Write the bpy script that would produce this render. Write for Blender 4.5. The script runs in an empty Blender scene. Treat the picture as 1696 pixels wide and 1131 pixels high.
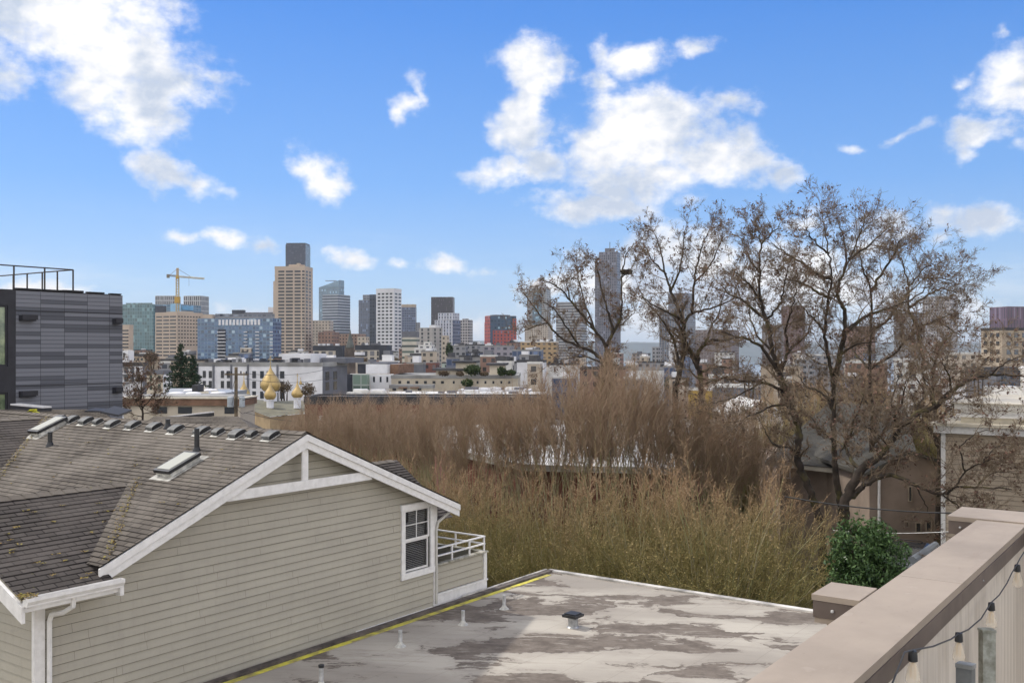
import bpy, math, random
import numpy as np
from math import sin, cos, pi, radians, atan2, sqrt
from mathutils import Vector, Matrix
random.seed(7); RN = np.random.default_rng(7)
SC = bpy.context.scene; COL = SC.collection
F = 1640.0; HX, HY = 848.0, 578.0            # focal length and horizon of the 1696 px wide photograph
TH = math.atan2(1172.0, F)                   # heading of the house grid
SU, CU = sin(TH), cos(TH)
GROT = pi/2 - TH
def P(px, py, Y): return Vector(((px-HX)/F*Y, Y, (HY-py)/F*Y))
def G(u, v, z): return Vector((u*SU - v*CU, u*CU + v*SU, z))   # grid frame of the houses nearby (u away right, v away left)
def ZT(Y):                                   # terrain height under the eye
    pts = [(-500,-12.5),(60,-12.5),(130,-15),(300,-22),(600,-31),(1000,-48),(2000,-85),(2600,-112),(3000,-124),(60000,-124)]
    for (a, za), (b, zb) in zip(pts, pts[1:]):
        if Y <= b: return za + (zb-za)*max(0, Y-a)/(b-a)
    return -124
# ---------- objects ----------
def tag(o, label=None, cat=None, group=None, kind=None):
    if label: o['label'] = label
    if cat: o['category'] = cat
    if group: o['group'] = group
    if kind: o['kind'] = kind
    return o
def thing(name, label, cat, loc, rz=0, group=None):
    o = bpy.data.objects.new(name, None); COL.objects.link(o)
    o.location = loc; o.rotation_euler = (0, 0, rz); o.empty_display_size = .2
    return tag(o, label, cat, group)
def mw(o):
    m = Matrix.LocRotScale(o.location, o.rotation_euler, o.scale)
    return (mw(o.parent) @ m) if o.parent else m
class MB:
    def __init__(s): s.v = []; s.f = []; s.uv = []; s.m = []
    def add(s, vs, fs, uvs=None, mi=0):
        n = len(s.v); s.v += [tuple(x) for x in vs]
        for k, f in enumerate(fs):
            s.f.append([n+i for i in f]); s.m.append(mi)
            s.uv.append(uvs[k] if uvs else None)
    def quad(s, a, b, c, d, mi=0, uv=None):
        a, b, c, d = map(Vector, (a, b, c, d))
        if uv is None:
            w = (b-a).length; h = (d-a).length; uv = [(0,0),(w,0),(w,h),(0,h)]
        s.add([a,b,c,d], [(0,1,2,3)], [uv], mi)
    def poly(s, pts, mi=0): s.add(pts, [tuple(range(len(pts)))], None, mi)
    def frame(s, o, ax, ay, az, mi=0, bottom=True):    # box: corner o, edge vectors (ax x ay = az)
        o, ax, ay, az = map(Vector, (o, ax, ay, az))
        a, b, c, d = o, o+ax, o+ax+ay, o+ay
        e, f, g, h = a+az, b+az, c+az, d+az
        s.quad(a,b,f,e,mi); s.quad(b,c,g,f,mi); s.quad(c,d,h,g,mi); s.quad(d,a,e,h,mi)
        s.quad(e,f,g,h,mi)
        if bottom: s.quad(d,c,b,a,mi)
    def gbox(s, u0, u1, v0, v1, z0, z1, mi=0):          # box in the grid frame
        s.frame(G(u0,v0,z0), G(u1,v0,z0)-G(u0,v0,z0), G(u0,v1,z0)-G(u0,v0,z0), (0,0,z1-z0), mi)
    def wbox(s, x0, x1, y0, y1, z0, z1, mi=0):
        s.frame((x0,y0,z0), (x1-x0,0,0), (0,y1-y0,0), (0,0,z1-z0), mi)
    def tube(s, pts, r, n=8, mi=0, cap=True):
        pts = [Vector(p) for p in pts]
        rs = r if isinstance(r, (list, tuple)) else [r]*len(pts)
        t0 = (pts[1]-pts[0]).normalized()
        ref = Vector((0,0,1)) if abs(t0.z) < .9 else Vector((1,0,0))
        nrm = t0.cross(ref).normalized()
        vs = []; N = len(pts)
        for i, p in enumerate(pts):
            t = (pts[min(i+1,N-1)]-pts[max(i-1,0)])
            if t.length < 1e-9: t = t0
            t = t.normalized()
            nrm = (nrm - t*nrm.dot(t)).normalized(); b = t.cross(nrm)
            for k in range(n):
                a = 2*pi*k/n; vs.append(p + (nrm*cos(a)+b*sin(a))*rs[i])
        fs = [(i*n+k, i*n+(k+1)%n, (i+1)*n+(k+1)%n, (i+1)*n+k) for i in range(N-1) for k in range(n)]
        if cap: fs += [tuple(range(n-1,-1,-1)), tuple(range((N-1)*n, N*n))]
        s.add(vs, fs, None, mi)
    def lathe(s, c, prof, n=20, mi=0, sx=1, sy=1):
        c = Vector(c); vs = []; N = len(prof)
        for (r, z) in prof:
            for k in range(n):
                a = 2*pi*k/n; vs.append(c + Vector((r*cos(a)*sx, r*sin(a)*sy, z)))
        fs = [(i*n+k, i*n+(k+1)%n, (i+1)*n+(k+1)%n, (i+1)*n+k) for i in range(N-1) for k in range(n)]
        fs += [tuple(range(n-1,-1,-1)), tuple(range((N-1)*n, N*n))]
        s.add(vs, fs, None, mi)
    def build(s, name, mat, parent=None, smooth=False, local=False):
        me = bpy.data.meshes.new(name)
        me.from_pydata(s.v, [], s.f)
        for x in (mat if isinstance(mat, (list, tuple)) else [mat]): me.materials.append(x)
        uvl = me.uv_layers.new(name='UVMap'); buf = []
        for f, uv, in zip(s.f, s.uv):
            if uv is None:
                uv = [(s.v[i][0], s.v[i][1]+s.v[i][2]) for i in f]
            for q in uv: buf += [q[0], q[1]]
        uvl.data.foreach_set('uv', buf)
        me.polygons.foreach_set('material_index', s.m)
        if smooth: me.polygons.foreach_set('use_smooth', [True]*len(s.f))
        o = bpy.data.objects.new(name, me); COL.objects.link(o)
        if parent is not None:
            o.parent = parent
            if not local: me.transform(mw(parent).inverted())
        me.update()
        return o
def clip(poly, axis, val, keep_above):
    out = []
    for i in range(len(poly)):
        a, b = poly[i], poly[(i+1) % len(poly)]
        da, db = a[axis]-val, b[axis]-val
        if not keep_above: da, db = -da, -db
        if da >= 0: out.append(a)
        if (da > 0 and db < 0) or (da < 0 and db > 0):
            t = da/(da-db); out.append((a[0]+(b[0]-a[0])*t, a[1]+(b[1]-a[1])*t))
    return out
def courses(mb, poly, O, S, T, exp, lift, mi=0, jitter=0.0, lap_shade=None):
    """lap boards or shingle courses over a convex polygon given in (s,t) metres on the plane O + s*S + t*T"""
    O, S, T = Vector(O), Vector(S), Vector(T); N = S.cross(T).normalized()
    t0 = min(p[1] for p in poly); t1 = max(p[1] for p in poly)
    k = math.floor(t0/exp)
    while k*exp < t1:
        lo, hi = max(k*exp, t0), min((k+1)*exp, t1)
        q = clip(clip(poly, 1, lo, True), 1, hi, False)
        if len(q) >= 3:
            l2 = lift*(1+random.uniform(-jitter, jitter))
            vs = [O + S*s + T*t + N*(l2*(1-(t-k*exp)/exp)) for s, t in q]
            mb.add(vs, [tuple(range(len(q)))], [q], mi)
            low = [i for i, p in enumerate(q) if abs(p[1]-lo) < 1e-6]
            if len(low) >= 2:
                a = min(low, key=lambda i: q[i][0]); b = max(low, key=lambda i: q[i][0])
                va, vb = vs[a], vs[b]
                mb.add([va - N*(l2+.002), vb - N*(l2+.002), vb, va], [(0,1,2,3)], [[q[a],q[b],q[b],q[a]]], mi)
            if lap_shade is not None:                # shade under the lap above, painted as a dark strip on each board
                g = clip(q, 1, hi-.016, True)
                if len(g) >= 3 and hi-lo > .05: mb.add([O+S*s+T*t+N*(l2*(1-(t-k*exp)/exp)+.0015) for s, t in g], [tuple(range(len(g)))], [g], lap_shade)
        k += 1
def copy_thing(root, loc, rz=0, sc=None, label=None):
    r = root.copy(); COL.objects.link(r); r.location = loc; r.rotation_euler = (0,0,rz)
    if sc is not None: r.scale = sc if hasattr(sc, '__len__') else (sc, sc, sc)
    if label: r['label'] = label
    for ch in list(root.children):
        c = ch.copy(); COL.objects.link(c); c.parent = r
        for g in list(ch.children):
            d = g.copy(); COL.objects.link(d); d.parent = c
    return r
# ---------- materials ----------
class NT:
    def __init__(s, tree): s.t = tree; s.n = tree.nodes; s.l = tree.links
    def new(s, typ, **kw):
        n = s.n.new(typ)
        for k, v in kw.items(): setattr(n, k, v)
        return n
    def link(s, a, b): s.l.new(a, b)
    def val(s, sock, x):
        if isinstance(x, bpy.types.NodeSocket): s.l.new(x, sock)
        else: sock.default_value = x
    def math(s, op, a, b=0.0, c=None, clamp=False):
        n = s.new('ShaderNodeMath', operation=op); n.use_clamp = clamp
        s.val(n.inputs[0], a); s.val(n.inputs[1], b)
        if c is not None: s.val(n.inputs[2], c)
        return n.outputs[0]
    def vmath(s, op, a, b=None, c=None):
        n = s.new('ShaderNodeVectorMath', operation=op)
        s.val(n.inputs[0], a)
        if b is not None: s.val(n.inputs[1], b)
        if c is not None: s.val(n.inputs[2], c)
        return n.outputs['Value'] if op in ('LENGTH', 'DOT_PRODUCT') else n.outputs[0]
    def noise(s, vec, scale, detail=4, rough=.55, dist=0.0):
        n = s.new('ShaderNodeTexNoise'); n.inputs['Scale'].default_value = scale
        n.inputs['Detail'].default_value = detail; n.inputs['Roughness'].default_value = rough
        n.inputs['Distortion'].default_value = dist
        if vec is not None: s.link(vec, n.inputs['Vector'])
        return n.outputs['Fac']
    def mix(s, f, a, b, bt='MIX'):
        n = s.new('ShaderNodeMix', data_type='RGBA', blend_type=bt)
        s.val(n.inputs[0], f)
        s.val(n.inputs[6], a if isinstance(a, bpy.types.NodeSocket) else (*a[:3], 1))
        s.val(n.inputs[7], b if isinstance(b, bpy.types.NodeSocket) else (*b[:3], 1))
        return n.outputs[2]
    def ramp(s, x, lo, hi, a=0.0, b=1.0):
        n = s.new('ShaderNodeMapRange'); n.interpolation_type = 'SMOOTHSTEP'; n.clamp = True
        s.val(n.inputs[0], x)
        for i, q in zip((1,2,3,4), (lo, hi, a, b)): n.inputs[i].default_value = q
        return n.outputs[0]
    def scalev(s, vec, sc):
        n = s.new('ShaderNodeMapping'); n.inputs['Scale'].default_value = sc; s.link(vec, n.inputs[0]); return n.outputs[0]
def base_mat(name, rough=.8, metal=0.0, spec=.4):
    m = bpy.data.materials.new(name); m.use_nodes = True
    nt = NT(m.node_tree); b = m.node_tree.nodes['Principled BSDF']
    b.inputs['Roughness'].default_value = rough; b.inputs['Metallic'].default_value = metal
    b.inputs['Specular IOR Level'].default_value = spec
    return m, nt, b
def bump(nt, b, h, strength=.3, dist=.02):
    n = nt.new('ShaderNodeBump'); n.inputs['Strength'].default_value = strength; n.inputs['Distance'].default_value = dist
    nt.link(h, n.inputs['Height']); nt.link(n.outputs[0], b.inputs['Normal'])
def M(name, col, rough=.8, var=.15, scale=1.5, metal=0, spec=.3, bmp=0, col2=None, obj=True):
    m, nt, b = base_mat(name, rough, metal, spec)
    tc = nt.new('ShaderNodeTexCoord').outputs['Object']
    f = nt.noise(tc, scale, 6, .6)
    c2 = col2 or tuple(x*(1-2*var) for x in col)
    fr = nt.ramp(f, .3, .72)
    nt.link(nt.mix(fr, tuple(min(1, x*(1+var*.5)) for x in col), c2), b.inputs['Base Color'])
    if bmp: bump(nt, b, nt.noise(tc, scale*12, 4), bmp, .01)
    return m
def M_shingle(name, c1, c2, mortar, tabw=.32, row=.14, moss=.0, wear=None):
    m, nt, b = base_mat(name, .92, 0, .15)
    uv = nt.new('ShaderNodeTexCoord').outputs['UV']; ob = nt.new('ShaderNodeTexCoord').outputs['Object']
    br = nt.new('ShaderNodeTexBrick'); br.offset = .5; br.offset_frequency = 2
    nt.link(uv, br.inputs['Vector'])
    for k, v in (('Scale',1),('Mortar Size',.014),('Mortar Smooth',.25),('Bias',-.1),('Brick Width',tabw),('Row Height',row)): br.inputs[k].default_value = v
    br.inputs['Color1'].default_value = (*c1,1); br.inputs['Color2'].default_value = (*c2,1); br.inputs['Mortar'].default_value = (*mortar,1)
    c = br.outputs['Color']
    n1 = nt.ramp(nt.noise(ob, .55, 5, .6), .38, .66)
    c = nt.mix(nt.math('MULTIPLY', n1, .55), c, wear or tuple(x*1.55 for x in c1))
    n2 = nt.noise(ob, 70, 3, .6)
    c = nt.mix(nt.math('MULTIPLY', nt.ramp(n2, .35, .7), .35), c, tuple(x*.45 for x in c1))
    if moss:
        n3 = nt.math('MULTIPLY', nt.ramp(nt.noise(ob, 9, 5, .7), .63, .72), nt.ramp(nt.noise(ob, .5, 2), .35, .65))
        c = nt.mix(nt.math('MULTIPLY', n3, moss), c, (.16,.15,.035))
    nt.link(c, b.inputs['Base Color'])
    bump(nt, b, nt.math('ADD', nt.math('MULTIPLY', br.outputs['Fac'], -1), nt.math('MULTIPLY', n2, .5)), .5, .012)
    return m
def M_siding(name, c, c2, row=None):
    m, nt, b = base_mat(name, .65, 0, .25)
    ob = nt.new('ShaderNodeTexCoord').outputs['Object']; uv = nt.new('ShaderNodeTexCoord').outputs['UV']
    f = nt.ramp(nt.noise(nt.scalev(ob, (1,1,2.2)), .5, 5, .6), .3, .75)
    g = nt.ramp(nt.noise(nt.scalev(ob, (5,5,.8)), 2.2, 5, .65), .45, .8)
    col = nt.mix(f, c, c2); col = nt.mix(nt.math('MULTIPLY', g, .22), col, tuple(x*.7 for x in c2))
    s = nt.noise(ob, 26, 2, .5); col = nt.mix(nt.math('MULTIPLY', nt.ramp(s, .72, .8), .3), col, tuple(x*.5 for x in c2))
    if row:
        sp = nt.new('ShaderNodeSeparateXYZ'); nt.link(uv, sp.inputs[0])
        fr = nt.math('FRACT', nt.math('DIVIDE', sp.outputs[1], row))
        ln = nt.math('LESS_THAN', fr, .12)
        col = nt.mix(ln, col, tuple(x*.35 for x in c2))
    nt.link(col, b.inputs['Base Color'])
    bump(nt, b, nt.noise(nt.scalev(ob, (1,1,6)), 30, 3), .12, .004)
    return m
def M_grid(name, glass, glass2, mull, w, h, mw_=.06, rough=.15, spec=.6, wallc=None, metal=0.0, offset=0.0, var=True):
    """curtain wall or facade pattern on UVs in metres"""
    m, nt, b = base_mat(name, rough, metal, spec)
    uv = nt.new('ShaderNodeTexCoord').outputs['UV']
    br = nt.new('ShaderNodeTexBrick'); br.offset = offset; br.offset_frequency = 2
    nt.link(uv, br.inputs['Vector'])
    for k, v in (('Scale',1),('Mortar Size',mw_),('Mortar Smooth',.05),('Bias',0),('Brick Width',w),('Row Height',h)): br.inputs[k].default_value = v
    br.inputs['Color1'].default_value = (*glass,1); br.inputs['Color2'].default_value = (*glass2,1); br.inputs['Mortar'].default_value = (*mull,1)
    nt.link(br.outputs['Color'], b.inputs['Base Color'])
    nt.link(nt.math('MULTIPLY_ADD', br.outputs['Fac'], .6, rough), b.inputs['Roughness'])
    return m
def M_leafy(name, c1, c2, scale=3.0, rough=.7, hi=None, z0=5, z1=8.5):
    m, nt, b = base_mat(name, rough, 0, .2)
    ob = nt.new('ShaderNodeTexCoord').outputs['Object']
    g = nt.new('ShaderNodeNewGeometry').outputs['Random Per Island']
    f = nt.math('MULTIPLY_ADD', nt.noise(ob, scale, 3), .9, nt.math('MULTIPLY_ADD', g, .8, -.35), clamp=True)
    c = nt.mix(f, c1, c2)
    if hi:                                   # younger growth higher on the tree has its own colour
        sp = nt.new('ShaderNodeSeparateXYZ'); nt.link(ob, sp.inputs[0])
        zz = nt.math('ADD', sp.outputs[2], nt.math('MULTIPLY_ADD', nt.noise(ob, .7, 3), 3.0, -1.5))
        c = nt.mix(nt.math('MULTIPLY', nt.ramp(zz, z0, z1), .85), c, hi)
    nt.link(c, b.inputs['Base Color'])
    return m
EXPO = 0.08; SUN_E = 2.9; SKY_SAT = 1.1; SKY_VAL = 1.0; SKY_TINT = (.75, 1.0, 1.5); HAZE = 5e-5
CLOUD_L = (10.4, 10.3, 10.3); CLOUD_D = (5.6, 6.4, 7.8); CLOUD_FILL = (19, 18, 16.6)
# ---------- camera, sun, sky ----------
cam = bpy.data.objects.new('camera', bpy.data.cameras.new('camera')); COL.objects.link(cam)
cam.data.sensor_width = 36; cam.data.lens = 36*F/1696; cam.data.shift_y = (HY-565.5)/1696
cam.data.clip_start = .1; cam.data.clip_end = 60000
cam.rotation_euler = (pi/2, 0, 0); SC.camera = cam
SC.view_settings.view_transform = 'Standard'; SC.view_settings.look = 'None'
SC.view_settings.exposure = EXPO; SC.view_settings.gamma = 1
SUN_D = Vector((-.85, .53, 0)).normalized(); SUN_EL = radians(49)
SUN_V = SUN_D*cos(SUN_EL) + Vector((0,0,sin(SUN_EL)))
sl = bpy.data.lights.new('sun', 'SUN'); sl.energy = SUN_E; sl.angle = radians(2.0); sl.color = (1, .945, .87)
so = bpy.data.objects.new('sun', sl); COL.objects.link(so)
so.rotation_euler = SUN_V.to_track_quat('Z', 'Y').to_euler(); so.location = (-30, 20, 60)
SC.cycles.max_bounces = 6; SC.cycles.diffuse_bounces = 3; SC.cycles.glossy_bounces = 3; SC.cycles.transparent_max_bounces = 6
SC.cycles.volume_bounces = 0
w = bpy.data.worlds.new('World'); SC.world = w; w.use_nodes = True
nt = NT(w.node_tree); bg = w.node_tree.nodes['Background']; bg.inputs['Strength'].default_value = .1
sky = nt.new('ShaderNodeTexSky', sky_type='NISHITA'); sky.sun_disc = False
sky.sun_elevation = SUN_EL; sky.sun_rotation = atan2(SUN_D.x, SUN_D.y) % (2*pi)
sky.altitude = 100; sky.air_density = 1.0; sky.dust_density = .35; sky.ozone_density = 3.0
vec = nt.new('ShaderNodeTexCoord').outputs['Generated']
vn = nt.vmath('NORMALIZE', vec)
sp = nt.new('ShaderNodeSeparateXYZ'); nt.link(vn, sp.inputs[0])
az = nt.math('ARCTAN2', sp.outputs[0], sp.outputs[1]); el = nt.math('ARCSINE', sp.outputs[2])
cb = nt.new('ShaderNodeCombineXYZ'); nt.link(az, cb.inputs[0]); nt.link(el, cb.inputs[1]); pv = cb.outputs[0]
warp = nt.new('ShaderNodeTexNoise'); warp.inputs['Scale'].default_value = 22; warp.inputs['Detail'].default_value = 4
nt.link(pv, warp.inputs['Vector'])
wv = nt.vmath('MULTIPLY_ADD', nt.vmath('SUBTRACT', warp.outputs['Color'], (.5,.5,.5)), (.046,.032,0), pv)
def AE(px, py):
    return math.atan((px-HX)/F), math.atan((HY-py)/sqrt(F*F+(px-HX)**2))
CL = [ # px, py, rx, ry, weight, tilt
 (90,15,215,88,1.2,.2),(195,90,125,74,1.15,.3),(262,125,88,40,1.05,.3),(245,170,75,55,1.0,.5),(150,150,110,50,.8,.5),(345,128,42,16,.5,0),(30,120,90,30,.45,0),
 (285,288,66,30,1.0,.35),(240,268,34,22,.7,.2),(320,308,34,24,.8,0),(345,318,40,10,.35,0),
 (535,285,50,30,.85,.6),(555,300,30,34,.85,0),(510,272,28,24,.75,0),
 (300,392,34,13,.75,0),(370,396,56,17,.9,.1),(432,403,36,16,.8,0),
 (588,428,44,18,.95,0),(733,436,36,20,.95,0),(668,436,26,12,.5,0),(800,452,24,9,.3,0),
 (672,172,26,22,.8,0),(690,155,14,28,.7,0),(660,190,13,18,.6,0),
 (880,125,60,62,1.2,0),(862,205,52,66,1.1,0),(838,290,66,26,.95,0),(900,265,60,34,.95,0),(1075,215,130,78,1.3,.1),(985,250,70,62,1.0,0),(1045,165,70,30,.7,0),
 (1180,255,95,48,1.1,.1),(1285,285,42,28,1.0,.2),(1060,290,110,46,1.1,0),(1245,270,60,34,.9,.2),(985,342,104,27,1.05,.1),(1010,312,60,34,.85,0),
 (1050,98,60,32,1.0,0),(995,90,26,24,.75,.5),(1000,135,36,18,.6,0),(1148,85,42,13,.55,.1),(1220,168,58,20,.65,.1),(1150,332,26,13,.4,0),(900,92,20,16,.6,0),
 (1692,132,52,50,1.1,0),(1665,160,52,30,.8,0),(1605,135,20,12,.6,0),(1608,222,52,26,.85,-.4),(1612,205,46,18,.75,0),(1605,252,26,16,.6,0),(1608,358,58,30,1.2,.2),(1465,368,40,26,1.0,0),(1490,385,30,12,.6,0),(1330,366,40,18,.8,0),(1545,391,18,9,.6,0),
 (1490,224,40,10,.5,-.4),(1420,246,24,7,.45,0),(1665,60,13,10,.5,0),(1695,240,24,14,.5,0),
 (1130,425,150,52,1.15,0),(1250,470,210,66,1.2,0),(1040,470,130,56,1.1,0),(905,478,52,28,.9,0),(1330,430,120,50,.8,0),(1160,520,260,34,.7,0),(1530,520,120,26,.5,0),(1400,480,100,40,.8,0),
 (30,478,90,22,.8,0),(90,482,60,14,.7,0),(420,520,40,14,.4,0),(790,540,90,16,.35,0)]
prev = None
for (x, y, rx, ry, wt, tilt) in CL:
    a0, e0 = AE(x, y)
    d = nt.vmath('SUBTRACT', wv, (a0, e0, 0))
    if tilt:
        vr = nt.new('ShaderNodeVectorRotate'); vr.rotation_type = 'Z_AXIS'; nt.link(d, vr.inputs['Vector']); vr.inputs['Angle'].default_value = tilt; d = vr.outputs[0]
    d = nt.vmath('MULTIPLY', d, (F/(rx*1.12), F/(ry*1.12), 0))
    b_ = nt.math('SUBTRACT', 1.0, nt.vmath('LENGTH', d))
    b_ = nt.math('MULTIPLY', b_, wt)
    prev = b_ if prev is None else nt.math('SMOOTH_MAX', prev, b_, .12)
B = nt.math('MAXIMUM', prev, -1.0)
# bright broken cloud added to the unseen sky behind the viewer, as fill light
bx = nt.scalev(vn, (1, 1, 2.2))
back = nt.math('SUBTRACT', nt.noise(bx, 2.2, 5, .55), .40)
back = nt.math('MULTIPLY', back, 5.0)
facing = nt.ramp(nt.math('ABSOLUTE', az), .62, .95)
high = nt.ramp(el, .42, .6)
facing = nt.math('MAXIMUM', facing, high)
B = nt.math('MAXIMUM', B, nt.math('MULTIPLY_ADD', facing, nt.math('ADD', back, 1.0), -1.0))
def fbm(off):
    return nt.noise(nt.vmath('ADD', nt.scalev(pv, (1, 1.35, 1)), (off[0], off[1], 0)), 24, 7, .60)
n1 = fbm((0, 0)); n2 = fbm((.0035, -.009))
D = nt.math('MULTIPLY_ADD', nt.math('SUBTRACT', n1, .5), 1.9, nt.math('ADD', B, .02))
alpha = nt.ramp(D, -.06, .78)
wisp = nt.math('MULTIPLY', nt.ramp(nt.noise(nt.scalev(pv, (1, 5, 1)), 5, 5, .6), .45, .8), nt.ramp(el, .0, .16, 1, 0))
alpha2 = nt.math('MAXIMUM', alpha, nt.math('MULTIPLY', wisp, .45))
emb = nt.math('MULTIPLY', nt.math('SUBTRACT', n1, n2), 2.2)
soft = nt.noise(pv, 11, 3, .5)
lit = nt.math('ADD', nt.math('ADD', nt.ramp(soft, .39, .60), emb), nt.ramp(D, .15, .8, .45, 0), clamp=True)
ccol = nt.mix(lit, CLOUD_D, CLOUD_L)
ccol = nt.mix(nt.ramp(nt.math('ABSOLUTE', az), .9, 1.7), ccol, CLOUD_FILL)   # unseen cloud out of view, made extra bright as fill
# sky colour: Nishita, saturated and held down near the horizon
hs = nt.new('ShaderNodeHueSaturation'); hs.inputs['Saturation'].default_value = SKY_SAT; hs.inputs['Value'].default_value = SKY_VAL
nt.link(sky.outputs[0], hs.inputs['Color'])
grad = nt.new('ShaderNodeValToRGB'); cr = grad.color_ramp
nt.link(nt.math('MULTIPLY', el, 1.6, clamp=True), grad.inputs[0])
cr.elements[0].position = 0; cr.elements[0].color = (.58,.71,.84,1)
cr.elements[1].position = 1; cr.elements[1].color = (.03,.16,.6,1)
for q, c in ((.1,(.41,.62,.87,1)),(.26,(.20,.45,.88,1)),(.52,(.075,.29,.80,1))):
    e = cr.elements.new(q); e.color = c
g10 = nt.vmath('SCALE', grad.outputs[0]); g10.node.inputs['Scale'].default_value = 10.0
tint = nt.mix(.72, nt.mix(1.0, hs.outputs[0], SKY_TINT, 'MULTIPLY'), g10)
skyc = nt.mix(alpha2, tint, ccol)
nt.link(skyc, bg.inputs['Color'])
w.cycles.sampling_method = 'NONE'

mb = MB(); mb.wbox(-24000, 24000, -1200, 24000, -126, 420); hz = mb.build('haze', None or bpy.data.materials.new('haze'))
hm = hz.data.materials[0]; hm.use_nodes = True; hm.node_tree.nodes.clear()
ho = hm.node_tree.nodes.new('ShaderNodeOutputMaterial'); hv = hm.node_tree.nodes.new('ShaderNodeVolumePrincipled')
hv.inputs['Color'].default_value = (.86,.92,1,1); hv.inputs['Density'].default_value = HAZE; hv.inputs['Anisotropy'].default_value = .2
hm.node_tree.links.new(hv.outputs[0], ho.inputs['Volume']); tag(hz, kind='stuff')
# ================= materials of the near things =================
m_white = M('white_paint', (.76,.745,.72), .5, .10, 7, bmp=.05, col2=(.68,.665,.635))
m_side = M_siding('greige_siding', (.42,.392,.32), (.365,.34,.28))
m_shA = M_shingle('shingle', (.142,.124,.105), (.082,.071,.061), (.03,.026,.022), tabw=.30, row=.14, moss=.8, wear=(.24,.215,.185))
m_shB = M_shingle('shingle_dark', (.088,.077,.070), (.052,.046,.042), (.02,.017,.016), .32, .14, moss=.45, wear=(.12,.105,.095))
m_black = M('black_metal', (.025,.026,.028), .45, .2, 4, spec=.5)
m_ventcap = M('vent_cap_metal', (.12,.122,.118), .6, .25, 5, metal=0, spec=.4)
m_flash = M('flashing', (.62,.61,.56), .5, .25, 6)
m_skyglass, nt, b = base_mat('skylight_glass', .5, 0, .25); b.inputs['Base Color'].default_value = (.36,.365,.32,1)
m_winglass, nt, b = base_mat('window_glass', .04, 0, .6); b.inputs['Base Color'].default_value = (.035,.037,.04,1)
b.inputs['Alpha'].default_value = .28
m_blind = M('blind_slats', (.62,.62,.60), .6, .08, 3)
m_dark = M('dark_interior', (.03,.03,.032), .9, .1)
m_litter = M_leafy('leaf_litter', (.20,.11,.03), (.22,.20,.04), 8)
PT = math.tan(math.atan(.415)); PL = sqrt(1+.415**2)
UR, ZR = 14.78, -1.80                      # main ridge
V0, VW = 16.0, 16.35                       # rake plane, wall plane
UL, UE = 9.93, 20.02                       # eave edges
# ---------------- grey-green gabled house ----------------
H = thing('gabled_house', 'greige lap-sided house with dark shingle roof and white gable trim', 'house', G(14.5, 19, -12.5), GROT)
def zmain(u): return ZR - .415*abs(u-UR)
wall = MB()
def wallpoly(mb, u0, u1, zt0, zt1, zb, v=VW, zmid=None, umid=None):
    q = [(u0, zb), (u1, zb), (u1, zt1)] + ([(umid, zmid)] if umid else []) + [(u0, zt0)]
    courses(mb, q, G(0, v, 0), G(1,0,0)-G(0,0,0), (0,0,1), .165, .028, lap_shade=1)
CW0, CW1 = 8.96, 19.5
W0, W1, WZ0, WZ1 = 18.30, 19.26, -5.52, -3.98      # window opening (behind trim)
zl = lambda u: zmain(u) - .22
wallpoly(wall, CW0, 9.9, -4.12, -4.05, -13); wallpoly(wall, 9.9, UR, zl(9.9), zl(UR), -13); wallpoly(wall, UR, W0, zl(UR), zl(W0), -13)
wallpoly(wall, W0, W1, WZ0, WZ0, -13); wallpoly(wall, W0, W1, zl(W0), zl(W1), WZ1); wallpoly(wall, W1, CW1, zl(W1), zl(CW1), -13)
# wing end wall (faces away from the window side) and the long side walls
def sidecourses(mb, u, va, vb, za, zb_, zbot, outward):
    if outward < 0: O, S, q = G(u, 0, 0), G(0,-1,0)-G(0,0,0), [(-vb, zbot), (-va, zbot), (-va, za), (-vb, zb_)]
    else: O, S, q = G(u, 0, 0), G(0,1,0)-G(0,0,0), [(va, zbot), (vb, zbot), (vb, zb_), (va, za)]
    courses(mb, q, O, S, (0,0,1), .165, .028, lap_shade=1)
sidecourses(wall, CW0, VW, 18.76, -4.1, -3.1, -13, -1); sidecourses(wall, CW0, 18.76, 21.2, -3.1, -4.1, -13, -1)
sidecourses(wall, 9.9, 21.2, 23.2, -3.9, -3.9, -13, -1); sidecourses(wall, CW0, 23.2, 26.2, -3.3, -2.1, -13, -1); sidecourses(wall, CW0, 26.2, 29.2, -2.1, -3.3, -13, -1)
sidecourses(wall, CW1, VW, 40, -3.95, -3.95, -13, 1)
m_lap_shade_joint = M('lap_shade_joint', (.17,.155,.125), .9, .2, 2)  # dark colour of the painted lap shade, shared with the butt joints
rj = random.Random(5)
for _ in range(95):                          # butt joints between the boards
    k = rj.randint(-42, -16); u = rj.uniform(9.3, 19.2); z0 = k*.165
    if z0 > zl(u)-.5 or (W0-.2 < u < W1+.2 and z0 > WZ0-.4): continue
    wall.quad(G(u,VW-.0295,z0+.004), G(u+.005,VW-.0295,z0+.004), G(u+.005,VW-.004,z0+.148), G(u,VW-.004,z0+.148), 1)
wall.build('wall', [m_side, m_lap_shade_joint], H)
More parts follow.
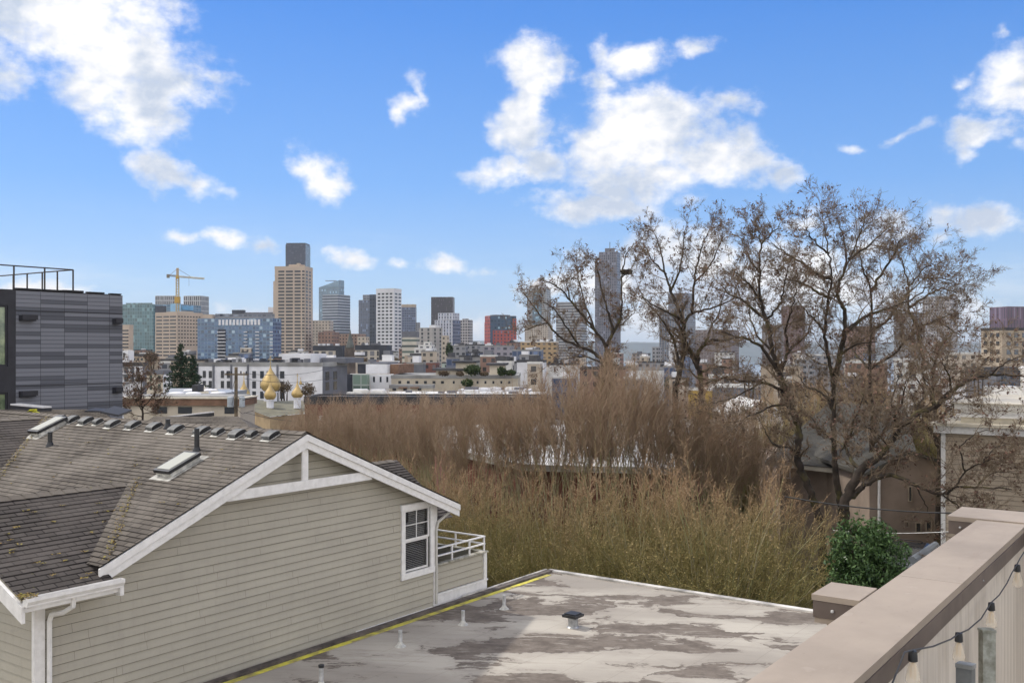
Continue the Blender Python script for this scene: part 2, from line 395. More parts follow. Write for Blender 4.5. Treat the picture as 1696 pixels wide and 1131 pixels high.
# roofs
def slope(mb, kind, ua, ub, va, vb, zr, ridge, down, mat_exp=.14):
    """kind 'u': ridge runs along v at u=ridge, falls toward down(+1/-1) in u;  kind 'v': ridge along u at v=ridge"""
    if kind == 'u':
        L = abs((ub if down > 0 else ua) - ridge)*PL; k = down
        T = (G(ridge,0,zr) - G(ridge+k, 0, zr-.415))/PL
        S = (G(0,1,0)-G(0,0,0))*k; q0, q1 = (va*k, vb*k) if k > 0 else (-vb, -va)
        O = G(ridge,0,zr)
    else:
        L = abs((vb if down > 0 else va) - ridge)*PL; k = down
        T = (G(0,ridge,zr) - G(0, ridge+k, zr-.415))/PL
        S = (G(1,0,0)-G(0,0,0))*(-k); q0, q1 = (-ub, -ua) if k > 0 else (ua, ub)
        O = G(0,ridge,zr)
    courses(mb, [(q0,-L),(q1,-L),(q1,0),(q0,0)], O, S, T, mat_exp, .008, 0, .5)
rf = MB(); slope(rf, 'u', UL, UR, V0-.03, 40, ZR, UR, -1)
slope(rf, 'u', UR, UE, V0-.03, 40, ZR, UR, 1)
# ridge caps
for i in range(90):
    v = V0 + i*.27
    if v > 39: break
    for k in (-1, 1):
        a, b2 = G(UR, v, ZR+.032), G(UR, v+.29, ZR+.02); c, d = G(UR+k*.15, v+.29, ZR-.045), G(UR+k*.15, v, ZR-.033)
        rf.add([a,b2,c,d] if k > 0 else [d,c,b2,a], [(0,1,2,3)], [[(.01,.01),(.13,.01),(.13,.13),(.01,.13)]])
roof = rf.build('roof', m_shA, H)
W1V, W1Z, W2V, W2Z = 18.76, -2.83, 26.2, -1.86
r1 = MB(); S_w = G(1,0,0)-G(0,0,0); L1_ = (W1V-15.72)*PL
courses(r1, [(8.42,-L1_),(10.1,-L1_),(10.1,-L1_+.32),(12.55,0),(8.42,0)], G(0,W1V,W1Z), S_w, (G(0,0,0)-G(0,-1,-.415))/PL, .14, .009, 0, .5)
slope(r1, 'v', 8.42, 13.5, W1V, 22.6, W1Z, W1V, 1)
slope(r1, 'v', 5.0, UR, 22.0, W2V, W2Z, W2V, -1); slope(r1, 'v', 5.0, UR, W2V, 31, W2Z, W2V, 1)
# hip of the wing beyond the right rake
for pts in ([G(18.0,19.5,-3.2), G(18.0,16.6,-4.42), G(20.6,16.6,-4.42), G(21.4,19.5,-3.2)],):
    pass
wing = r1.build('wing_roof', m_shB, H); wing['label'] = 'darker shingle slopes of the side wings'
r1 = MB()
courses(r1, [(18.0,-3.2),(20.45,-3.2),(21.5,0),(18.0,0)], G(0,19.5,-3.22), G(1,0,0)-G(0,0,0), (G(0,0,0)-G(0,-1,-.415))/PL, .14, .016)
courses(r1, [(-22.5,-3.2),(-19.5,-3.2),(-19.5,0),(-21.5,0)], G(0,19.5,-3.22), G(-1,0,0)-G(0,0,0), (G(0,0,0)-G(0,1,-.415))/PL, .14, .016)
r1.build('wing_roof', m_shB, H)
for (u0, u1, v, z) in ((8.4, 12.4, W1V, W1Z), (5, 14.6, W2V, W2Z), (18.3,21.5,19.5,-3.22)):
    rc = MB(); n = int((u1-u0)/.27)
    for i in range(n):
        u = u0+i*.27
        for k in (-1, 1):
            a, b2, c, d = G(u, v, z+.036), G(u+.29, v, z+.022), G(u+.29, v+k*.15, z-.042), G(u, v+k*.15, z-.03)
            rc.add([a,b2,c,d] if k < 0 else [d,c,b2,a], [(0,1,2,3)], [[(.01,.01),(.13,.01),(.13,.13),(.01,.13)]])
    rc.build('ridge_cap', m_shA, H)
# soffits under the rakes
sf = MB()
for k, ue in ((-1, UL), (1, UE)):
    a, b2, c, d = G(UR, V0, ZR-.19), G(ue, V0, zmain(ue)-.19), G(ue, VW, zmain(ue)-.19), G(UR, VW, ZR-.19)
    sf.add([a,b2,c,d], [(0,1,2,3)])
sf.build('soffit', m_white, H)
# rake boards: two stacked boards each side
def rake(ua, ub, zt, drop, v, th):
    mb = MB(); za, zb_ = zmain(ua)-zt, zmain(ub)-zt
    o = G(ua, v, za-drop); mb.frame(o, G(ub, v, zb_-drop)-o, G(ua, v+th, za-drop)-o, (0,0,drop)); return mb
for ua, ub in ((UL-.02, UR), (UR, UE+.02)):
    r = rake(ua, ub, .035, .14, V0-.045, .045)
    o = G(ua, V0-.012, zmain(ua)-.175-.16); r.frame(o, G(ub, V0-.012, zmain(ub)-.335)-o, G(ua, V0+.03, zmain(ua)-.335)-o, (0,0,.16))
    r.build('rake_board', m_white, H)
# gable truss: tie beam with king post
tz = -3.03; 
def utri(z): return (ZR-.30-z)/.415
d0 = utri(tz+.2)+.42
tb = MB(); tb.gbox(UR-d0+.12, UR+d0-.12, V0+.034, V0+.085, tz-.0, tz+.2); tb.build('tie_beam', m_white, H)
kp = MB(); kp.gbox(UR-.085, UR+.085, V0+.038, V0+.078, tz+.203, ZR-.24); kp.build('king_post', m_white, H)
# corner boards
cbm = MB(); cbm.gbox(CW0-.03, CW0+.16, VW-.035, VW+.05, -13, -4.28); cbm.build('corner_board', m_white, H)
cbm = MB(); cbm.gbox(CW1-.10, CW1+.035, VW-.035, VW+.10, -13, -3.78); cbm.build('corner_board', m_white, H)
skb = MB(); skb.gbox(16.6, 19.36, VW-.05, VW-.02, -6.60, -6.55); skb.gbox(8.5, 10.9, VW-.05, VW-.02, -6.60, -6.55); skb.build('base_flashing', m_white, H)
# wing gutter with downspout, and the wing's own rake
gz = -4.10
gt = MB(); u0, u1 = 8.40, 10.13
prof = [(15.66,gz+.10),(15.53,gz+.10),(15.53,gz+.04),(15.57,gz-.02),(15.575,gz-.05),(15.66,gz-.05)]
for i in range(len(prof)):
    (va, za), (vb, zb_) = prof[i], prof[(i+1) % len(prof)]
    if i == 0: va, vb, za, zb_ = 15.64, 15.55, gz+.07, gz+.07
    gt.quad(G(u1,va,za), G(u0,va,za), G(u0,vb,zb_), G(u1,vb,zb_))
for u in (u0, u1): gt.poly([G(u,a,z) for a, z in prof])
gt.gbox(u0, u1, 15.66, 15.70, gz-.14, gz+.06)
gt.gbox(u1-.05, u1+.02, 15.6, VW-.03, gz-.20, gz+.04)
gt.gbox(u0+.05, u1-.1, 15.70, VW-.02, gz-.16, gz-.13)
gt.build('gutter', m_white, H)
ds = MB()
ds.tube([G(9.25,15.66,gz-.05), G(9.25,15.68,gz-.22), G(9.18,15.85,gz-.33), G(9.17,16.2,gz-.42), G(9.17,16.27,gz-.55), G(9.17,16.27,-12.9)], .045, 6); ds.build('downspout', m_white, H)
ds = MB()
ds.tube([G(19.9,16.0,-3.98), G(19.88,16.08,-4.12), G(19.72,16.2,-4.28), G(19.52,16.27,-4.42), G(19.47,16.29,-4.62), G(19.47,16.29,-6.5)], .04, 6); ds.build('downspout', M('grey_downspout', (.55,.53,.48), .5, .1), H)
wr = MB()
for k, vb in ((-1, 15.66), (1, 22.0)):
    o = G(8.36, W1V, W1Z-.30); e = G(8.36, vb, W1Z-.415*abs(vb-W1V)-.30)
    wr.frame(o, e-o, G(8.42,W1V,W1Z-.30)-o, (0,0,.27))
wr.build('rake_board', m_white, H)
mo = MB()   # leaf litter in valleys and gutters
def litter(mb, n, f, s0=.012, s1=.03):
    for _ in range(n):
        p = f(); s = random.uniform(s0, s1); a = random.uniform(0, 6.28); t = random.uniform(-.5, .5)
        dx = Vector((cos(a), sin(a), t))*s; dy = Vector((-sin(a), cos(a), random.uniform(-.5,.5)))*s*.6
        mb.add([p-dx, p+dy, p+dx, p-dy], [(0,1,2,3)])
def valley(u_of, v_of):
    t = random.random(); j = random.gauss(0, .05)
    u, v = u_of(t), v_of(t); return G(u+j, v+random.gauss(0,.05), zmain(u)+.035+abs(j)*.2)
litter(mo, 330, lambda: valley(lambda t: 10.0+2.5*t, lambda t: 15.95+2.75*t))
litter(mo, 420, lambda: valley(lambda t: 11.2+3.4*t, lambda t: 22.55+3.5*t))
litter(mo, 160, lambda: G(random.uniform(8.35,8.6), random.uniform(15.58,15.9), gz+random.uniform(.08,.13)))
for _ in range(26):
    cv = random.uniform(15.9, 18.5); c = (random.uniform(8.8, 9.8+(cv-15.9)*.9), cv)
    litter(mo, 10, lambda: G(c[0]+random.gauss(0,.04), c[1]+random.gauss(0,.03), W1Z-.415*(W1V-c[1])+.03))
for _ in range(120):
    c = (random.uniform(10.5, 14.6), random.uniform(16.1, 30))
    litter(mo, 5, lambda: G(c[0]+random.gauss(0,.04), c[1]+random.gauss(0,.03), zmain(c[0])+.03))
tag(mo.build('leaf_litter', m_litter, H), kind='stuff')
# window
wn = bpy.data.objects.new('window', None); COL.objects.link(wn); wn.parent = H; wn.location = mw(H).inverted() @ G((W0+W1)/2, VW, WZ0)
fr = MB()
tr = .13; y0, y1 = VW-.055, VW-.01
fr.gbox(W0-tr, W0, y0, y1, WZ0, WZ1); fr.gbox(W1, W1+tr, y0, y1, WZ0, WZ1)
fr.gbox(W0-tr-.03, W1+tr+.03, y0-.015, y1, WZ1, WZ1+.15); fr.gbox(W0-tr-.02, W1+tr+.02, y0-.02, y1, WZ0-.15, WZ0)
wn_fr = fr.build('frame', m_white, wn)
zmid = (WZ0+WZ1)/2
for z0, z1, dv, nm in ((zmid, WZ1, 0, 'sash'), (WZ0, zmid, .035, 'sash')):
    s_ = MB(); e = .05; a, b2 = VW+.0+dv, VW+.035+dv
    s_.gbox(W0, W0+e, a, b2, z0, z1); s_.gbox(W1-e, W1, a, b2, z0, z1); s_.gbox(W0+e, W1-e, a, b2, z0, z0+e); s_.gbox(W0+e, W1-e, a, b2, z1-e, z1)
    if dv == 0:
        um = (W0+W1)/2; s_.gbox(um-.01, um+.01, a+.008, b2-.006, z0+e, z1-e); zz = (z0+z1)/2; s_.gbox(W0+e, um-.01, a+.008, b2-.006, zz-.01, zz+.01); s_.gbox(um+.01, W1-e, a+.008, b2-.006, zz-.01, zz+.01)
    s_.build(nm, m_white, wn)
    g_ = MB(); g_.gbox(W0+e, W1-e, a+.018, a+.022, z0+e, z1-e); g_.build('pane', m_winglass, wn)
bl = MB()
z = WZ0+.06
while z < WZ1-.05:
    if z > zmid: bl.frame(G(W0+.04, VW+.10, z), G(W1-.04, VW+.10, z)-G(W0+.04,VW+.10,z), G(W0+.04, VW+.135, z+.022)-G(W0+.04,VW+.10,z), (0,0,.003))
    else: bl.frame(G(W0+.04, VW+.10, z), G(W1-.04, VW+.10, z)-G(W0+.04,VW+.10,z), G(W0+.04, VW+.140, z+.006)-G(W0+.04,VW+.10,z), (0,0,.003))
    z += .045
bl.build('blind', m_blind, wn)
it = MB(); it.gbox(W0-.02, W1+.02, VW+.25, VW+.26, WZ0-.02, WZ1+.02); it.gbox(W0+.03, W0+.26, VW+.085, VW+.095, WZ1-.33, WZ1-.06); it.build('dark_room', m_dark, wn)
# balcony
bal = bpy.data.objects.new('balcony', None); COL.objects.link(bal); bal.parent = H; bal.location = mw(H).inverted() @ G(20.6, 17, -6.6)
B0, B1, BV0, BV1 = 19.56, 21.72, 16.42, 19.2
bp = MB(); courses(bp, [(B0,-6.28),(B1,-6.28),(B1,-5.58),(B0,-5.58)], G(0,BV0+.03,0), G(1,0,0)-G(0,0,0), (0,0,1), .165, .028, lap_shade=1)
courses(bp, [(BV0,-6.28),(BV1,-6.28),(BV1,-5.58),(BV0,-5.58)], G(B1-.02,0,0), G(0,1,0)-G(0,0,0), (0,0,1), .165, .028, lap_shade=1)
bp.gbox(B0, B1-.06, BV0+.05, BV0+.10, -6.3, -5.6); bp.build('siding_panel', [m_side, m_lap_shade_joint], bal)
bt = MB(); bt.gbox(B0, B1+.03, BV0-.03, BV0+.02, -6.62, -6.34); bt.gbox(B0, B1+.06, BV0-.05, BV0+.03, -6.34, -6.30)
bt.gbox(B1-.09, B1+.03, BV0-.03, BV0+.10, -6.30, -5.58); bt.gbox(B0, B0+.09, BV0-.03, BV0+.03, -6.30, -5.5)
bt.gbox(B1-.02, B1+.03, BV0+.12, BV1, -6.62, -6.32); bt.build('white_trim', m_white, bal)
m_weath = M('weathered_cap', (.42,.40,.34), .8, .4, 5, col2=(.10,.09,.05))
cp = MB(); cp.gbox(B0, B1+.07, BV0-.05, BV0+.12, -5.575, -5.54); cp.gbox(B1-.09, B1+.07, BV0+.12, BV1, -5.575, -5.54); cp.build('cap_board', m_weath, bal)
for z0 in (-5.16, -5.36):
    rl = MB(); rl.gbox(B0, B1, BV0+.0, BV0+.05, z0, z0+.035); rl.gbox(B1-.05, B1, BV0+.05, BV1, z0, z0+.035); rl.gbox(B0, B1-.05, BV1, BV1+.05, z0, z0+.035); rl.build('rail', m_white, bal)
for (u, v) in [(B0+.7,BV0),(B0+1.45,BV0),(B1-.06,BV0),(B1-.06,BV0+1.0),(B1-.06,BV0+1.9),(B1-.06,BV1),(B0+.7,BV1),(B0+1.4,BV1)]:
    po = MB(); po.gbox(u+.005, u+.05, v+.006, v+.044, -5.54, -5.162); po.build('post', m_white, bal)
fl = MB(); fl.gbox(B0, B1-.1, BV0+.12, BV1, -6.45, -6.36); fl.build('deck', m_weath, bal)
jo = MB()
for k in range(6): jo.gbox(B0+.15+k*.36, B0+.2+k*.36, BV0+.04, BV1-.1, -6.6, -6.46)
jo.build('joist', m_dark, bal)
# things on the roof: skylights, low vents, pipes
def on_main(u, v, h=0): return G(u, v, zmain(u)+h)
Tm = Vector(G(1,0,.415)-G(0,0,0)).normalized(); Sv = G(0,1,0)-G(0,0,0); Nm = (Tm.cross(Sv)).normalized()
if Nm.z < 0: Nm = -Nm
def slab(mb, c, du, dv, h0, h1, mi=0):
    o = c - Tm*du/2 - Sv*dv/2 + Nm*h0; mb.frame(o, Tm*du, Sv*dv, Nm*(h1-h0), mi)
def skylight(u, v, L=1.25, W=.62):
    c = on_main(u, v); s = bpy.data.objects.new('skylight', None); COL.objects.link(s); s.parent = H; s.location = mw(H).inverted() @ c
    a = MB(); slab(a, c, L-.06, W-.06, -.02, .10); a.build('curb', m_flash, s)
    a = MB(); slab(a, c, L+.25, W+.12, .0, .012); a.build('flashing', M('apron', (.42,.41,.37), .6, .3, 4), s)
    a = MB(); slab(a, c, L, W, .10, .17); a.build('frame', m_black, s)
    a = MB(); slab(a, c, L-.13, W-.13, .171, .182); a.build('pane', m_skyglass, s)
def uv_at(px, py):                        # where a line of sight meets the near slope of the main roof
    dx, dz = (px-HX)/F, (HY-py)/F; uc, vc = dx*SU+CU, -dx*CU+SU
    t = (ZR-.415*UR)/(dz-.415*uc); return uc*t, vc*t
skylight(*uv_at(297, 775), L=.86, W=.54); skylight(*uv_at(82, 711), L=.88, W=.5)
def lowvent(px, py, s=1.0):
    u, v = uv_at(px, py); c = on_main(u, v); r = MB()
    s *= .80; n = 6; L, W = .42*s, .34*s
    for i in range(n):
        a0 = pi*i/n; a1 = pi*(i+1)/n
        x0, x1 = -cos(a0)*L/2, -cos(a1)*L/2; h0, h1 = .045+.075*sin(a0)**.6, .045+.075*sin(a1)**.6
        q = [c+Tm*x0-Sv*W/2+Nm*h0, c+Tm*x1-Sv*W/2+Nm*h1, c+Tm*x1+Sv*W/2+Nm*h1, c+Tm*x0+Sv*W/2+Nm*h0]
        r.add(q, [(3,2,1,0)]); 
        for k in (0, 3): e = 1 if k == 0 else 2; r.add([q[k], q[e], q[e]-Nm*(h1-.03), q[k]-Nm*(h0-.03)], [(0,1,2,3)], None, 1)
    slab(r, c, L*.8, W*.8, .01, .05, 1)
    slab(r, c-Tm*L*.1, L*1.15, W*1.05, .0, .012, 2)
    r.build('roof_vent', [m_ventcap, m_black, m_flash], H)
for px, py in ((98,696),(120,697),(143,699),(187,704),(221,706),(256,709),(292,713),(335,716),(362,718),(393,721),(449,724)): lowvent(px, py, .78 if px in (362,) else 1)
lowvent(163, 701, .7); lowvent(418, 722, .7)
for px, py, h in ((326,747,.50),(83,738,.34),(278,708,.2)):
    u, v = uv_at(px, py); a = MB(); p = on_main(u, v); a.tube([p-Vector((0,0,.05)), p+Vector((0,0,h))], .055, 10); a.lathe(p, [(.11,-.03),(.08,.04),(.06,.09)], 10); a.build('vent_pipe', m_black, H)
# gable skirt: neighbour roofs beyond the ridge
m_panel = M('panel_black', (.03,.03,.035), .3, .1, spec=.6)
# low rooftop skylight frames (tilted slabs seen edge-on) beyond the ridge
def tilted(px0, py0, px1, py1, Y, dep, th, name, par):
    a, c = P(px0, py0, Y), P(px1, py1, Y+1.5); mb = MB(); d = Vector((.25, 1, -.02)).normalized()*dep
    mb.frame(a-Vector((0,0,th)), c-a, d, (0,0,th)); 
    mb.build(name, m_panel, par)
    mb = MB(); mb.frame(a+Vector((0,0,.004)), c-a, d, (0,0,.05)); mb.build('white_cap', m_white, par)
RB = thing('shingled_roof_house', 'dark hip-roofed house just beyond the ridge, between panel block and utility pole', 'house', (-11, 33, -12.5), 0)
mb = MB(); Y0 = 33
a, b2, c, d = P(236,722,31.5), P(430,722,31.5), P(398,682,33.6), P(254,690,33.4)
S_ = (b2-a).normalized(); Tn = (d-a) - S_*(d-a).dot(S_); L_ = Tn.length; Tn = Tn.normalized()
sc_ = (c-a).dot(S_); c = a+S_*sc_+Tn*L_; courses(mb, [(0,0),((b2-a).length,0),(sc_,L_),((d-a).dot(S_),L_)], a, S_, Tn, .14, .012)
mb.add([b2, P(470,725,42), c+Vector((0,0,.0))], [(0,1,2)]); mb.add([c, P(470,725,42), P(300,725,44), d], [(0,1,2,3)])
mb.add([d, P(200,725,44), a], [(0,1,2)])
mb.build('roof', m_shA, RB)
mb = MB(); mb.wbox(-11.6, -8.6, 33.0, 40, -12.5, -4.2); mb.build('wall', m_side, RB)
tilted(258,694,345,684,34.5,.4,.12,'skylight',RB)
R2 = thing('shingled_back_roof', 'shingled neighbour roof with raised white-edged skylight at its ridge, in front of the grey panel block', 'house', (-17, 33, -12.5), 0)
mb = MB(); a, b2, c, d = P(-60,740,33), P(250,740,33), P(165,682,37.5), P(-60,678,37.5)
S_ = (b2-a).normalized(); Tn = (d-a) - S_*(d-a).dot(S_); L_ = Tn.length; Tn = Tn.normalized()
sc_ = (c-a).dot(S_); c = a+S_*sc_+Tn*L_; courses(mb, [(0,0),((b2-a).length,0),(sc_,L_),((d-a).dot(S_),L_)], a, S_, Tn, .14, .012)
mb.add([d, c, P(165,740,43), P(-60,740,43)], [(0,1,2,3)]); mb.add([b2, P(165,740,43), c], [(0,1,2)]); mb.build('roof', m_shA, R2)
mb = MB(); mb.wbox(-19, -13.5, 33.4, 41, -12.5, -3.4); mb.build('wall', m_side, R2)
tilted(17,671,70,676,35,.5,.12,'skylight',R2)
mb = MB(); mb.frame(P(166,684,32.5), P(196,690,33)-P(166,684,32.5), Vector((.1,.9,.12)), (0,0,.06)); mb.frame(P(140,682,33), P(165,683,33)-P(140,682,33), Vector((.1,.6,.05)), (0,0,.05)); mb.build('solar_panel', m_panel, R2)
mb = MB()
for i in range(9): 
    p = P(44+random.uniform(0,20), 684+random.uniform(-3,3), 34); mb.frame(p, (random.uniform(.08,.25),0,random.uniform(-.05,.05)), (0,.12,0), (0,0,.07))
tag(mb.build('tarp', M('yellow_tarp', (.65,.62,.05), .6, .2), None), 'crumpled yellow tarp lying on the shingles below the panel block', 'tarp')
# ---------------- neighbouring flat roof ----------------
def M_patch(name):
    m, nt, b = base_mat(name, .85, 0, .2)
    ob = nt.new('ShaderNodeTexCoord').outputs['Object']
    mp = nt.new('ShaderNodeMapping'); mp.inputs['Rotation'].default_value = (0,0,GROT+.12); nt.link(ob, mp.inputs[0]); ow = mp.outputs[0]
    wq = nt.new('ShaderNodeTexNoise'); wq.inputs['Scale'].default_value = .9; wq.inputs['Detail'].default_value = 8; wq.inputs['Roughness'].default_value = .6; nt.link(ow, wq.inputs['Vector'])
    v = nt.vmath('MULTIPLY_ADD', nt.vmath('SUBTRACT', wq.outputs['Color'], (.5,.5,.5)), (1.3,.9,0), nt.scalev(ow, (.42, 1.0, 1)))
    n1 = nt.noise(v, .95, 5, .6)
    vo = nt.new('ShaderNodeTexVoronoi'); vo.feature = 'F1'; vo.inputs['Scale'].default_value = .8; nt.link(v, vo.inputs['Vector'])
    sc_ = nt.new('ShaderNodeSeparateColor'); nt.link(vo.outputs['Color'], sc_.inputs[0])
    f = nt.math('ADD', n1, nt.math('MULTIPLY_ADD', sc_.outputs[0], .16, -.08))
    p = nt.ramp(f, .498, .532)                                   # coating worn away down to the dark membrane
    thin = nt.ramp(f, .42, .52)                                 # coating worn thin round it
    tint_ = nt.noise(nt.scalev(ow, (.5,1,1)), .35, 4, .5)
    light = nt.mix(nt.ramp(tint_, .35, .65), (.45,.415,.355), (.29,.262,.225))
    streak = nt.ramp(nt.noise(nt.scalev(ow, (.35,2.2,1)), 2.2, 8, .68), .50, .72)
    light = nt.mix(nt.math('MULTIPLY', streak, .55), light, (.235,.205,.175))
    light = nt.mix(nt.math('MULTIPLY', thin, .45), light, (.27,.24,.205))
    spk = nt.ramp(nt.noise(ob, 40, 3, .7), .3, .7)
    light = nt.mix(nt.math('MULTIPLY', spk, .12), light, (.2,.18,.16))
    inner = nt.ramp(nt.noise(ow, 2.2, 7, .7), .35, .65)
    dark = nt.mix(inner, (.098,.079,.065), (.165,.138,.115))
    dark = nt.mix(nt.math('MULTIPLY', nt.ramp(nt.noise(nt.scalev(ow,(.4,2.2,1)), 4, 8, .72), .54, .68), .75), dark, (.33,.30,.255))
    sx = nt.new('ShaderNodeSeparateXYZ'); nt.link(ob, sx.inputs[0])
    seam = nt.math('LESS_THAN', nt.math('FRACT', nt.math('DIVIDE', nt.math('ADD', sx.outputs[1], nt.math('MULTIPLY', nt.noise(ob, .8, 3), .05)), .98)), .018)
    c = nt.mix(nt.math('MULTIPLY', p, .92), light, dark)
    c = nt.mix(nt.math('MULTIPLY', seam, .22), c, (.12,.10,.09))
    nt.link(c, b.inputs['Base Color'])
    bump(nt, b, nt.math('ADD', nt.math('MULTIPLY', p, -.6), nt.noise(ob, 45, 4, .6)), .25, .01)
    return m
FB = thing('flat_roofed_building', 'low building with worn patchy off-white flat roof beside the gabled house', 'building', G(13, 9, -12.5), GROT)
ZF = -6.6
mb = MB(); mb.gbox(-6, 24.6, -3.0, 16.2, -12.9, ZF); FBr = mb.build('flat_roof', M_patch('worn_roof_coating'), FB)
m_dirt = M('weathered_flashing', (.13,.11,.095), .8, .35, 3, col2=(.05,.042,.038))
mb = MB(); mb.gbox(-6, 24.6, 16.06, 16.24, ZF+.003, ZF+.06); mb.build('edge_curb', m_dirt, FB)
mb = MB(); mb.gbox(24.52, 24.72, -3, 16.26, ZF-.08, ZF+.05); mb.gbox(20.5, 24.52, 16.24, 16.28, ZF-.06, ZF+.085); mb.build('metal_edge', M('edge_metal', (.62,.59,.54), .5, .3, 1.5), FB)
m_yel = M('worn_yellow_paint', (.60,.54,.07), .7, .3, 3.5, col2=(.26,.22,.10))
mb = MB(); mb.gbox(-6, 24.2, 15.88, 16.035, ZF+.004, ZF+.012); mb.build('yellow_line', m_yel, FB)
m_pipe = M('pale_pipe', (.55,.55,.54), .4, .2, 8, metal=.2)
def fpt(px, py):
    t = -ZF*F/(py-HY); return Vector(((px-HX)/F*t, t, ZF))
labs = ['pale vent pipe nearest the bottom edge of the patchy flat roof','short white pipe on the flat roof near the house wall, second from the bottom','short white pipe on the flat roof between two others','short white pipe on the flat roof nearest the balcony']
for (px, py, h), lb in zip(((532,1136,.42),(663,1070,.36),(767,1034,.34),(835,1008,.36)), labs):
    t = thing('vent_pipe', lb, 'vent pipe', fpt(px, py), 0, 'vent pipes standing on the flat roof')
    a = MB(); a.tube([(0,0,-.01),(0,0,h)], .045, 12); a.build('pipe', m_pipe, t, local=True, smooth=False)
    a = MB(); a.lathe((0,0,0), [(.13,0),(.07,.05),(.05,.10)], 12); a.build('collar', m_flash, t, local=True)
    if py > 1100: a = MB(); a.lathe((0,0,h), [(.055,-.05),(.06,.0),(.04,.012)], 12); a.build('cap', m_black, t, local=True)
t = thing('roof_vent', 'square vent with dark cap on the patchy flat roof', 'vent', fpt(949,1038), GROT)
a = MB(); a.lathe((0,0,0), [(.15,0),(.12,.03),(.12,.25)], 14); a.build('neck', M('galvanised', (.42,.43,.44), .4, .2, 9, metal=.5), t, local=True)
a = MB(); a.wbox(-.19,.19,-.19,.19,.25,.31); a.wbox(-.15,.15,-.15,.15,.31,.34); a.build('cap', m_black, t, local=True)
# ---------------- our own parapet ----------------
m_cop = M('coping_metal', (.345,.285,.225), .6, .10, 1.6, spec=.25, bmp=.03)
nt = NT(m_cop.node_tree); b = m_cop.node_tree.nodes['Principled BSDF']; ob = nt.new('ShaderNodeTexCoord').outputs['Object']; pc0 = b.inputs['Base Color'].links[0].from_socket
dirt = nt.ramp(nt.noise(nt.scalev(ob, (.6,3,3)), 2.0, 8, .68), .5, .72); spots = nt.ramp(nt.noise(ob, 38, 2, .5), .70, .76); ring = nt.ramp(nt.noise(ob, 6.5, 5, .6), .62, .67)
pc1 = nt.mix(nt.math('MULTIPLY', dirt, .28), pc0, (.20,.15,.115)); pc1 = nt.mix(nt.math('MULTIPLY', ring, .16), pc1, (.52,.44,.37)); nt.link(nt.mix(nt.math('MULTIPLY', spots, .35), pc1, (.13,.10,.08)), b.inputs['Base Color'])
m_brn = M('brown_metal', (.135,.105,.088), .5, .15, 3, spec=.3)
m_cor, nt, b = base_mat('ribbed_wall', .7, 0, .2)
ob = nt.new('ShaderNodeTexCoord').outputs['Object']
st_ = nt.noise(nt.scalev(ob, (9,9,.25)), 3, 5, .6)
nt.link(nt.mix(nt.ramp(st_, .35, .7), (.62,.56,.48), (.50,.445,.375)), b.inputs['Base Color'])
PW = thing('roof_deck_parapet', 'tan metal-capped parapet wall of the roof deck in the near corner', 'parapet', G(4, 1.1, -2.2), GROT)
ZC = -1.12
def sheet(u0, u1, v0, v1, z0, z1, nm, m_=None, par=PW, bev=.004):
    a = MB(); a.gbox(u0,u1,v0,v1,z0,z1); o = a.build(nm, m_ or m_cop, par)
    md = o.modifiers.new('b','BEVEL'); md.width = bev; md.segments = 2; return o
for u0, u1 in ((-2, 2.05), (2.054, 5.1), (5.104, 7.06)):
    sheet(u0, u1, 1.002, 1.296, ZC-.035, ZC, 'coping')
    sheet(u0, u1, .998, 1.014, ZC-.115, ZC-.036, 'inner_fascia', m_brn)
    sheet(u0, u1, 1.284, 1.30, ZC-.115, ZC-.036, 'outer_fascia', m_brn)
sheet(7.07, 7.54, -3, 1.48, ZC-.022, ZC+.008, 'coping'); sheet(7.076, 7.534, -3, 1.474, ZC-.11, ZC-.024, 'outer_fascia', m_brn)
sheet(7.10, 7.50, 1.30, 1.44, ZC-.145, ZC-.112, 'sill'); sheet(7.16, 7.44, -3, 1.40, -6.58, ZC-.147, 'end_wall', m_cor)
sheet(4.47, 4.755, 1.302, 1.515, ZC-.022, ZC+.004, 'beam_cap'); sheet(4.475, 4.75, 1.302, 1.51, ZC-.10, ZC-.024, 'beam_stub', m_brn)
sheet(4.48, 4.745, 1.302, 1.505, ZC-.125, ZC-.102, 'sill'); 
pc = MB(); pc.gbox(4.55, 4.60, 1.42, 1.47, -6.58, ZC-.127); pc.gbox(4.64, 4.69, 1.42, 1.47, -6.58, ZC-.127); pc.gbox(4.60,4.64,1.44,1.45,-6.58,ZC-.127); pc.build('post', m_cop, PW)
wl = MB()
n = 340; pts = []
for i in range(n+1):
    u = -2 + 9.1*i/n; pts.append((u, 1.02 + (.006 if (i//2) % 2 else 0)))
for (ua, va), (ub, vb) in zip(pts, pts[1:]): wl.quad(G(ua,va,-2.3), G(ub,vb,-2.3), G(ub,vb,ZC-.03), G(ua,va,ZC-.03))
wl.build('inner_wall', m_cor, PW)
wl = MB(); wl.gbox(-2, 7.1, 1.04, 1.27, -6.58, ZC-.036); wl.build('wall_core', m_cop, PW)
a = MB()
for u, v, z in ((4.52,1.5,ZC-.06),(7.12,1.47,ZC-.06)):
    c_ = G(4.470, 1.42, ZC-.062) if u < 5 else G(7.068, 1.40, ZC-.062)
    a.lathe(c_, [(.0001,-.008),(.008,-.004),(.008,.004),(.0001,.008)], 8)
for u in (2.6, 5.6): a.lathe(G(u, .997, ZC-.08), [(.0001,-.006),(.006,0),(.0001,.006)], 8)
a.build('screw', m_pipe, PW)
